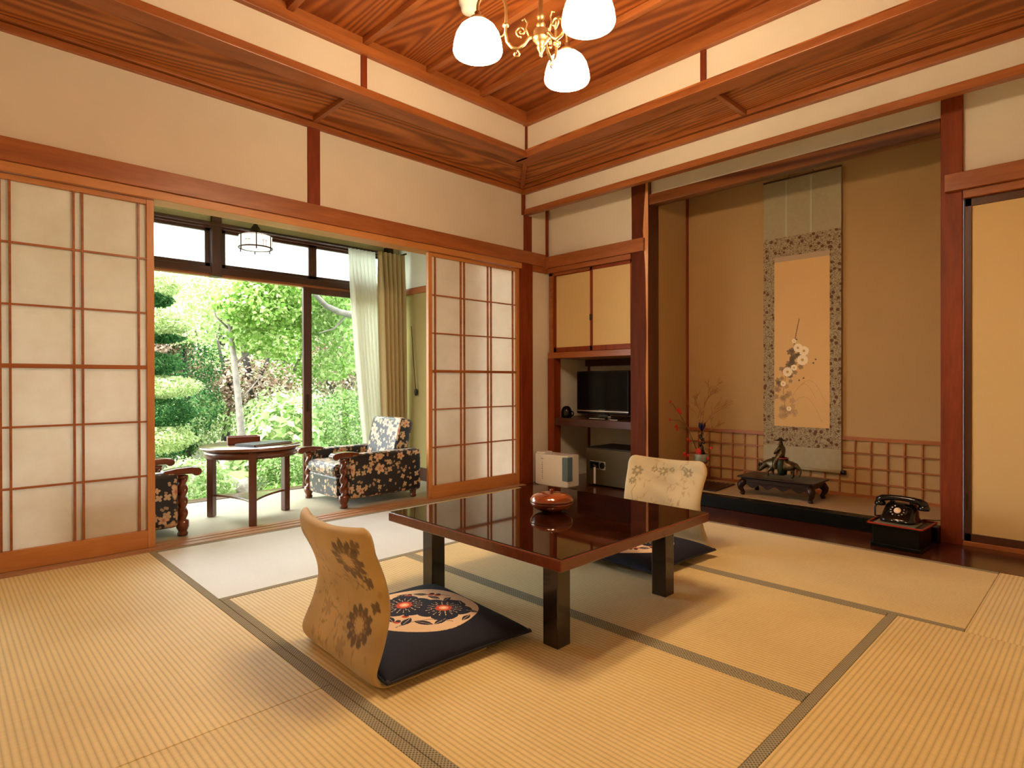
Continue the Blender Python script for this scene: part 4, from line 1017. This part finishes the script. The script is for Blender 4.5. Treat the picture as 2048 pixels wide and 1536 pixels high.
# hanging scroll
e = empty('hanging_scroll', (4.403, 1.5575, 0), 'tall hanging scroll painted with white chrysanthemums in the alcove', 'hanging scroll')
hw = .262
m = MB(); m.box(-.010, -.006, -hw, hw, 1.898, 2.31); m.build('top_silk', M['silk'], e)
m = MB(); m.box(-.010, -.006, -hw, hw, .238, .392); m.build('bottom_silk', M['silk'], e)
m = MB(); m.box(-.0115, -.007, -hw, hw, .392, 1.898); m.build('brocade_border', M['brocade'], e)
ny, nz = 150, 480; yy = np.linspace(-.190, .183, ny); z_ = np.linspace(.533, 1.758, nz); Yg, Zg = np.meshgrid(yy, z_)
p = Paint(-Yg, Zg, s2l((214, 172, 112)))                     # painted coordinates: x to the right as seen
z = p.mottle(.03, 6, 3)
p.put((Zg > 1.722), s2l((176, 150, 120))); 
w = s2l((240, 222, 186)); yc = s2l((196, 150, 70)); lf = s2l((96, 78, 60)); lf2 = s2l((142, 112, 82)); st = s2l((120, 86, 52))
p.stroke([(-.01, 1.30), (-.03, 1.20), (-.05, 1.08)], .006, st); p.stroke([(-.05, 1.08), (-.10, .92), (-.12, .78), (-.10, .60)], .004, lf2, .8)
r = random.Random(9)
spine = [(-.03, 1.07), (-.01, 1.02), (-.04, .98), (-.08, .93), (-.11, .87), (-.12, .80), (-.12, .74), (-.10, .69), (-.08, .65), (-.10, .62)]
for i, (x, y) in enumerate(spine):
    fade = 1-.07*i
    for k in range(7): a = r.uniform(0, 6.28); p.flower(x+r.uniform(-.055, .045), y+r.uniform(-.035, .03), r.uniform(.014, .024), 5, a, lf if i < 5 else lf2, depth=.5, a=.8*fade)
for x, y, R in ((-.018, 1.095, .032), (.022, 1.072, .034), (.012, 1.008, .038), (-.09, .925, .034), (-.045, 1.145, .016), (-.045, .955, .022), (-.12, .84, .020), (-.08, .66, .018)):
    p.flower(x, y, R, 14, .2, w, depth=.14, a=.95); p.disc(x, y, R*.26, yc)
for x, y in ((.085, .985), (.10, 1.01), (.02, .88), (-.01, .865), (-.028, 1.155)): p.disc(x, y, .006, lf)
for a, b in (((-.05, .70), (.14, .58)), ((-.02, .80), (.16, .72)), ((-.06, .74), (.10, .74))):
    q = [(a[0]+(b[0]-a[0])*t, a[1]+(b[1]-a[1])*t+.10*math.sin(PI*t)) for t in np.linspace(0, 1, 14)]; p.stroke(q, .0022, lf2, .55)
mb = MB(); mb.grid(np.stack([np.full_like(Yg, -.0122), Yg, Zg], -1)); pa = mb.build('painting', M['paint_silk'], e, fix=False); set_paint(pa, p.c)
for y in (.098, -.070): m = MB(); m.box(-.0125, -.010, y-.008, y+.008, 1.90, 2.30); m.build('hanging_strip', M['silk_strip'], e)
m = MB(); m.tube([(-.015, -hw, .240), (-.015, hw, .240)], .010, 12); m.build('roller', M['silk'], e)
for s in (-1, 1): m = MB(); m.tube([(-.015, s*hw, .240), (-.015, s*(hw+.030), .240)], .016, 14); m.build('roller_end', M['black_gloss'], e)
m = MB(); m.tube([(-.008, -hw, 2.315), (-.008, hw, 2.315)], .007, 8); m.tube([(-.008, -.09, 2.32), (-.004, 0, 2.45), (-.008, .09, 2.32)], .0018, 5); m.build('hanger_rod', M['twig'], e)

# flower vase with berries, standing on a dark woven board
e = empty('woven_board', (4.08, 2.13, .083), 'dark woven board under the flower vase', 'board', rz=math.radians(4))
m = MB(); m.box(-.17, .19, -.16, .16, 0, .006); m.build('panel', M['ebony'], e, .001)
m = MB()
for k in range(9): m.box(-.165, .185, -.15+.0365*k, -.143+.0365*k, .006, .0085)
m.build('slats', M['dark_x'], e)
e = empty('flower_vase', (4.165, 2.195, .092), 'tall narrow red-brown vase with a grey bowl mouth, left in the alcove', 'vase')
m = MB(); m.lathe([(0, 0), (.032, 0), (.034, .006), (.026, .014), (.024, .06), (.028, .10), (.030, .135), (.026, .142)], n=28); m.build('foot_column', M['vase_red'], e)
m = MB(); m.lathe([(.018, .140), (.040, .148), (.050, .165), (.053, .19), (.052, .215), (.048, .217), (.046, .212), (.046, .19), (.0, .185)], n=32); m.build('bowl', M['ceramic'], e)
vz = .092
def blossom(mb, c, r, n=6):
    mb.ball(c, r*.45, 8, 6)
    for k in range(n):
        q = 2*PI*k/n; mb.ball((c[0]+r*.3*math.cos(q)*.6, c[1]+r*.55*math.cos(q), c[2]+r*.55*math.sin(q)), (r*.3, r*.42, r*.42), 8, 5)
e = empty('berry_branch', (4.165, 2.195, .30), 'thin branches with small red berries leaning left out of the vase', 'branch')
m = MB()
main = [(0, 0, -.07), (-.01, .03, .02), (-.015, .07, .12), (-.02, .115, .22), (-.02, .17, .30), (-.02, .235, .385)]
m.tube(main, [.004, .0035, .003, .003, .0022, .0015], 6)
m.tube([(-.018, .115, .22), (-.02, .17, .255), (-.02, .255, .255)], .0016, 5); m.tube([(-.017, .09, .17), (-.03, .14, .20), (-.03, .185, .195)], .0016, 5)
m.tube([(-.01, .02, -.02), (-.02, -.04, .05), (-.02, -.085, .055)], .0016, 5); m.tube([(0, .0, -.03), (-.02, -.05, -.01)], .0014, 5); m.tube([(-.005, .03, -.02), (-.02, .12, -.01)], .0014, 5)
m.build('stems', M['twig'], e)
m = MB()
for y, zc, r in ((.250, .40, .012), (.180, .335, .020), (.165, .318, .014), (.262, .258, .015), (.200, .205, .016), (.196, .182, .012), (.130, -.005, .018), (.100, -.012, .014), (-.088, .06, .013), (-.062, -.02, .013), (.105, .115, .012), (.085, .10, .010)):
    blossom(m, (-.022, y, zc), r)
m.build('berries', M['red_flower'], e)
e = empty('gentian_stem', (4.165, 2.195, .30), 'dark blue flower spike with a red bloom at its foot in the vase', 'flower')
m = MB(); m.tube([(0, 0, -.10), (0, -.003, .05), (0, -.004, .20)], .004, 6)
r = random.Random(2)
for k in range(22): q = r.uniform(0, 6.28); h = -.03+.2*k/22; m.ball((.012*math.cos(q), -.003+.016*math.sin(q), h), (.008, .011, .014), 6, 5)
m.build('leafy_stem', M['iron'], e)
m = MB()
for k in range(12): q = 2*PI*k/6; m.tube([(0, -.004, .185), (.016*math.cos(q), -.004+.020*math.sin(q), .215+.01*(k % 2)), (.018*math.cos(q+.3), -.004+.026*math.sin(q+.3), .245)], [.006, .009, .002], 6)
m.build('blue_bloom', M['blue_flower'], e)
m = MB(); blossom(m, (-.03, .01, -.02+.045), .030, 8); m.build('red_bloom', M['red_flower'], e)
e = empty('dry_spray', (4.165, 2.195, .30), 'fine orange-brown dry twig spray rising behind the vase flowers', 'twig')
m = MB(); r = random.Random(5)
def spray(p, d, L, dep):
    q = p + d*L; m.tube([p, p+d*L*.5+Vector((r.uniform(-.004, .004), r.uniform(-.006, .006), 0)), q], [.0012+.0005*dep, .001, .0006+.0003*dep], 4)
    if dep == 0: return
    for k in range(3 if dep > 1 else 2):
        a = r.uniform(.3, .8)*(1 if k % 2 else -1); dd = Vector((d.x+r.uniform(-.3, .3), d.y+math.sin(a), d.z)).normalized(); spray(p+d*L*r.uniform(.35, 1), dd, L*r.uniform(.45, .7), dep-1)
m.tube([(0, 0, -.08), (0, -.01, .16)], .002, 5)
spray(Vector((0, -.005, .0)), Vector((0, -.04, 1)).normalized(), .26, 4); spray(Vector((0, -.006, .22)), Vector((0, -.10, 1)).normalized(), .22, 4)
m.build('twigs', M['dry_twig'], e)

# ================================================================== garden
def leaf_cloud(name, parent, blobs, size, mat, up=.4, aspect=.55, seed=1, shell=.55):
    """blobs: (cx, cy, cz, rx, ry, rz, count)"""
    g = np.random.default_rng(seed); C = []; Nn = []
    for cx, cy, cz, rx, ry, rz, cnt in blobs:
        d = g.normal(size=(cnt, 3)); d /= np.linalg.norm(d, axis=1)[:, None]
        rad = shell+(1-shell)*g.random((cnt, 1))**.6
        rad *= 1+.12*np.sin(d[:, :1]*7+cx*9)*np.cos(d[:, 1:2]*6+cz*5)
        C.append(np.array([cx, cy, cz])+d*rad*np.array([rx, ry, rz])); Nn.append(d)
    C = np.concatenate(C); Nn = np.concatenate(Nn); n = len(C)
    nr = Nn*.6+g.normal(size=(n, 3))*.6+np.array([0, -.15, up]); nr /= np.linalg.norm(nr, axis=1)[:, None]
    a = g.normal(size=(n, 3)); t = np.cross(nr, a); t /= np.linalg.norm(t, axis=1)[:, None]; b = np.cross(nr, t)
    s = size*(.6+.8*g.random((n, 1)))
    V = np.stack([C-t*s, C-b*s*aspect, C+t*s, C+b*s*aspect], 1).reshape(-1, 3)
    me = bpy.data.meshes.new(name); me.vertices.add(4*n); me.vertices.foreach_set('co', V.ravel())
    me.loops.add(4*n); me.loops.foreach_set('vertex_index', np.arange(4*n, dtype=np.int32))
    me.polygons.add(n); me.polygons.foreach_set('loop_start', np.arange(0, 4*n, 4, dtype=np.int32)); me.polygons.foreach_set('loop_total', np.full(n, 4, dtype=np.int32))
    me.update(); me.validate(); me.materials.append(mat)
    ob = bpy.data.objects.new(name, me); COL.objects.link(ob)
    if parent is not None: ob.parent = parent
    return ob
def plant(name, label, cat, loc, blobs, size, mat, trunk=None, bark='bark', group=None, seed=1, **k):
    e = empty(name, loc, label, cat, group=group)
    leaf_cloud('foliage', e, blobs, size, mat, seed=seed, **k)
    if trunk:
        m = MB()
        for pts, r in trunk: m.tube(pts, r, 9)
        m.build('trunk', M[bark], e, fix=False)
    return e
# ground: rises away from the house
gx, gy = np.meshgrid(np.linspace(-6, 14, 90), np.linspace(4.72, 18, 70), indexing='ij')
gz = -.42 + .02*np.sin(gx*2.1)*np.cos(gy*1.7) + np.clip(gy-6.0, 0, None)*.16 + .05*np.sin(gx*.9+gy)
mb = MB(); mb.grid(np.stack([gx, gy, gz], -1)); g_ = mb.build('garden_ground', M['ground'], None, fix=False); g_['kind'] = 'structure'
m = MB(); m.box(-1.5, 4.5, 4.66, 4.76, -.6, -.06); struct('wall_foundation', m, M['outer'])
gh = lambda x, y: -.42 + max(0, y-6.0)*.16
# cloud-pruned pine at the left of the opening
z0 = gh(1.3, 6.1)
e = empty('cloud_pruned_pine', (1.32, 6.15, z0), 'cloud-pruned pine with rounded tiers beside the left paper screen', 'pine')
def zr(z): return z-z0
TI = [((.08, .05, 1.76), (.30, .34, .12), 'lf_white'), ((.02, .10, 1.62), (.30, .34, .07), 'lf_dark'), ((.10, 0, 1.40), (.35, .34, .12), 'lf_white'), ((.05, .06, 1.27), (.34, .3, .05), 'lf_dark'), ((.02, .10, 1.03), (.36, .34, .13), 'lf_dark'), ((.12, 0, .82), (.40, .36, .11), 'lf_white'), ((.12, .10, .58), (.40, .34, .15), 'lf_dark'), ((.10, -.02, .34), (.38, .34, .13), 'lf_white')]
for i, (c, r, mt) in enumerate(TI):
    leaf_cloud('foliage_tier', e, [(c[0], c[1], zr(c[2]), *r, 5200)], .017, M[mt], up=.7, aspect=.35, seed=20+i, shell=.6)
m = MB(); m.tube([(0, .1, 0), (.03, .1, .5), (-.03, .12, 1.0), (.05, .1, 1.5), (.0, .1, 2.1), (.1, .1, 2.4)], [.07, .06, .055, .045, .035, .02], 10)
for c, r, mt in TI: m.tube([(0, .1, zr(c[2])-.22), (c[0]*.5, c[1]*.5+.05, zr(c[2])-.12), (c[0], c[1], zr(c[2])-.03)], [.022, .016, .01], 6)
m.build('trunk', M['bark_dark'], e, fix=False)
# pale slim tree
z0 = gh(2.5, 7.0)
plant('slim_pale_tree', 'slim pale-barked tree in the middle of the opening', 'tree', (2.53, 7.0, z0),
      [(-.25, .3, 2.2, .5, .4, .30, 2200), (.25, .4, 1.85, .45, .35, .22, 1300), (-.45, .3, 1.75, .35, .3, .22, 1100)], .022, M['lf_pine'],
      [([(0, 0, 0), (-.01, 0, .5), (-.05, 0, 1.0), (-.09, 0, 1.4), (-.15, 0, 1.9), (-.22, 0, 2.3)], [.045, .042, .036, .032, .024, .012]), ([(-.09, 0, 1.3), (.05, 0, 1.45), (.2, 0, 1.5)], [.015, .01, .006]), ([(-.04, 0, .9), (.10, 0, 1.05), (.22, 0, 1.2)], [.012, .008, .005]), ([(-.12, 0, 1.7), (-.28, 0, 1.85), (-.35, 0, 2.1)], [.014, .01, .006])], 'bark_pale', seed=31, aspect=.4)
# maple with a bent limb
z0 = gh(3.7, 6.2)
mp = [(-.65, .5, 2.40, .70, .45, .32, 6000), (-1.10, .55, 2.10, .45, .4, .28, 3600), (-.35, .75, 2.05, .5, .35, .22, 2200), (.15, .7, 2.0, .6, .4, .5, 2600), (-.85, .7, 1.75, .5, .35, .22, 1400), (-.1, .8, 1.45, .35, .3, .2, 800)]
plant('maple_tree', 'maple with bright green leaves and a bent limb behind the right glass pane', 'tree', (3.72, 6.2, z0), mp, .024, M['lf_maple'],
      [([(0, 0, 0), (.0, 0, .5), (.01, 0, 1.0), (-.02, 0, 1.6), (-.03, 0, 2.0), (.08, 0, 2.5)], [.085, .075, .07, .065, .055, .03]), ([(-.02, 0, 1.78), (-.12, 0, 1.98), (-.27, 0, 2.03), (-.42, 0, 2.05), (-.56, 0, 2.1), (-.70, 0, 2.22), (-.82, 0, 2.38), (-.92, 0, 2.6)], [.04, .042, .040, .036, .032, .026, .02, .012]), ([(-.30, 0, 2.03), (-.42, .1, 1.86), (-.6, .1, 1.8)], [.014, .01, .006])], 'bark', seed=41, aspect=.8)
# shrubs
plant('rounded_shrub', 'soft green rounded shrub behind the right glass pane', 'shrub', (3.62, 6.55, gh(3.6, 6.5)), [(0, 0, .62, .50, .45, .50, 9000), (-.45, .1, .35, .35, .35, .35, 4500)], .017, M['lf_mid'], seed=51, aspect=.6)
plant('broad_leaf_shrub', 'shrub with broad pale green leaves beside the veranda table', 'shrub', (2.62, 6.05, gh(2.6, 6)), [(0, 0, .72, .36, .32, .42, 1500), (-.18, .1, .42, .34, .3, .3, 900), (.22, 0, .40, .3, .3, .3, 700)], .048, M['lf_broad'], [([(0, 0, 0), (.02, 0, .6)], [.02, .012]), ([(.05, 0, 0), (.12, 0, .7)], [.015, .01]), ([(-.05, 0, 0), (-.15, 0, .6)], [.015, .01])], 'bark_dark', seed=52, aspect=.6)
plant('clipped_shrub', 'low clipped shrub at the foot of the garden behind the round table', 'shrub', (2.42, 5.62, gh(2.4, 5.6)), [(0, 0, .34, .36, .3, .24, 5200)], .016, M['lf_mid'], seed=53, aspect=.5)
plant('clipped_shrub', 'low clipped shrub left of the mossy rocks', 'shrub', (1.62, 5.62, gh(1.6, 5.6)), [(0, 0, .36, .34, .3, .26, 4200)], .020, M['lf_broad'], seed=54, aspect=.5)
plant('small_conifer', 'feathery dark green conifer between the pine and the pale tree', 'tree', (2.10, 7.55, gh(2.1, 7.5)), [(0, 0, .75, .42, .4, .35, 4200), (.05, 0, 1.25, .35, .35, .3, 2600), (-.2, .1, .35, .4, .35, .25, 3000)], .018, M['lf_dark'], [([(0, 0, 0), (.02, 0, .7), (-.03, 0, 1.5)], [.05, .04, .02])], 'bark_dark', seed=55, aspect=.4)
plant('fern', 'bright fern clump just outside the sill beneath the table', 'fern', (2.22, 5.22, -.42), [(0, 0, .24, .26, .2, .14, 900)], .03, M['lf_maple'], seed=56, aspect=.3)
plant('fern', 'grassy fern clump outside the sill behind the left armchair', 'fern', (1.42, 5.2, -.42), [(0, 0, .24, .3, .2, .16, 900)], .032, M['lf_mid'], seed=57, aspect=.15)
plant('azalea', 'pale azalea mound at the far left of the garden', 'shrub', (2.05, 7.7, gh(2, 7.7)), [(0, 0, .55, .6, .4, .42, 5200)], .022, M['lf_broad'], seed=58)
plant('azalea', 'pale azalea mound behind the broad-leaved shrub', 'shrub', (3.25, 7.5, gh(3.2, 7.5)), [(0, 0, .45, .7, .4, .5, 6500)], .022, M['lf_broad'], seed=59)
# background trees
BG = [('brown_leaved_tree', 'brown and dry-leaved tree high behind the pine', (1.95, 8.3), [(-.15,-.6,1.35,.45,.35,.35,2600), (.1,0,1.0,.6,.5,.5,2600)], 'lf_brown', .030),
      ('background_tree', 'pale green tree behind the slim pale tree', (2.95, 8.8), [(0,0,2.2,.9,.6,.7,5200), (0,0,1.2,.8,.5,.6,3200)], 'lf_pine', .030),
      ('background_tree', 'bright green tree at the top centre of the opening', (3.9, 9.0), [(0,0,2.2,.9,.6,.75,5200), (0,0,1.1,.8,.5,.5,2600)], 'lf_maple', .034),
      ('brown_leaved_tree', 'brown-leaved bush low behind the middle shrubs', (3.0, 8.1), [(0,0,.85,.75,.5,.45,3600)], 'lf_brown', .026),
      ('background_tree', 'mixed green tree seen through the right glass pane', (5.0, 8.8), [(0,0,1.9,.9,.6,.8,5200), (0,0,.9,.9,.5,.6,3200)], 'lf_mid', .030),
      ('brown_leaved_tree', 'brown-leaved bush seen through the right glass pane', (4.35, 8.0), [(0,0,1.2,.6,.5,.5,2800)], 'lf_brown', .026),
      ('background_tree', 'dark green tree at the far left behind the pine', (1.1, 8.6), [(0,0,1.8,.7,.6,.9,4600), (0,0,.8,.7,.6,.6,2600)], 'lf_mid', .030),
      ('background_tree', 'tall tree at the right end of the garden behind the curtain', (6.3, 9.4), [(0,0,1.9,1.0,.7,1.0,4200)], 'lf_maple', .036),
      ('background_tree', 'dense hedge-like tree at the back of the garden', (3.4, 10.8), [(-1.6,0,1.3,1.2,.6,1.0,4200), (0,0,1.4,1.2,.6,1.0,4200), (1.6,0,1.3,1.2,.6,1.0,4200), (3.2,0,1.3,1.2,.6,1.0,3000)], 'lf_broad', .045)]
for i, (nm, lb, (x, y), bl, mt, sz) in enumerate(BG):
    tr = [([(0, 0, 0), (.05, 0, .8), (-.06, 0, 1.5), (.02, 0, 2.1)], [.06, .05, .04, .02]), ([(0, 0, .7), (.25, 0, 1.2), (.4, 0, 1.8)], [.03, .025, .012]), ([(0, 0, .5), (-.28, 0, 1.0), (-.4, 0, 1.6)], [.03, .025, .012])]
    plant(nm, lb, 'tree', (x, y, gh(x, y)), bl, sz, M[mt], tr, 'bark_dark' if i % 2 else 'bark_pale', seed=70+i, group='trees at the back of the garden', shell=.25)
def rock_(loc, r, label, seed):
    g = random.Random(seed); bm = bmesh.new(); bmesh.ops.create_icosphere(bm, subdivisions=4, radius=1)
    o = [Vector([g.uniform(-2, 2) for _ in range(3)]) for _ in range(6)]
    for v in bm.verts:
        n = v.co.normalized(); d = 1+.14*sum(math.sin(n.dot(q)*2.2+q.x*3) for q in o)/2
        v.co = Vector((n.x*r[0]*d, n.y*r[1]*d, max(-.3, n.z)*r[2]*d))
    me = bpy.data.meshes.new('garden_rock'); bm.to_mesh(me); bm.free(); me.materials.append(M['rock'])
    for p in me.polygons: p.use_smooth = True
    ob = bpy.data.objects.new('garden_rock', me); COL.objects.link(ob); ob.location = loc; tag(ob, label, 'rock', 'garden rocks')
rock_((2.02, 5.75, -.32), (.30, .22, .36), 'largest moss-topped garden rock behind the round table', 1)
rock_((2.38, 5.35, -.38), (.22, .16, .20), 'flat pale garden rock close to the sill, right of the big rock', 2)
rock_((1.75, 5.35, -.38), (.20, .16, .16), 'low garden rock in front left of the big rock', 3)
rock_((2.95, 5.6, -.38), (.26, .2, .24), 'garden rock under the broad-leaved shrub at the right', 4)
rock_((2.7, 7.15, -.10), (.35, .22, .40), 'pale upright garden rock behind the slim pale tree', 5)
rock_((3.25, 6.9, -.18), (.40, .22, .38), 'pale garden rock behind the right-hand shrubs', 6)
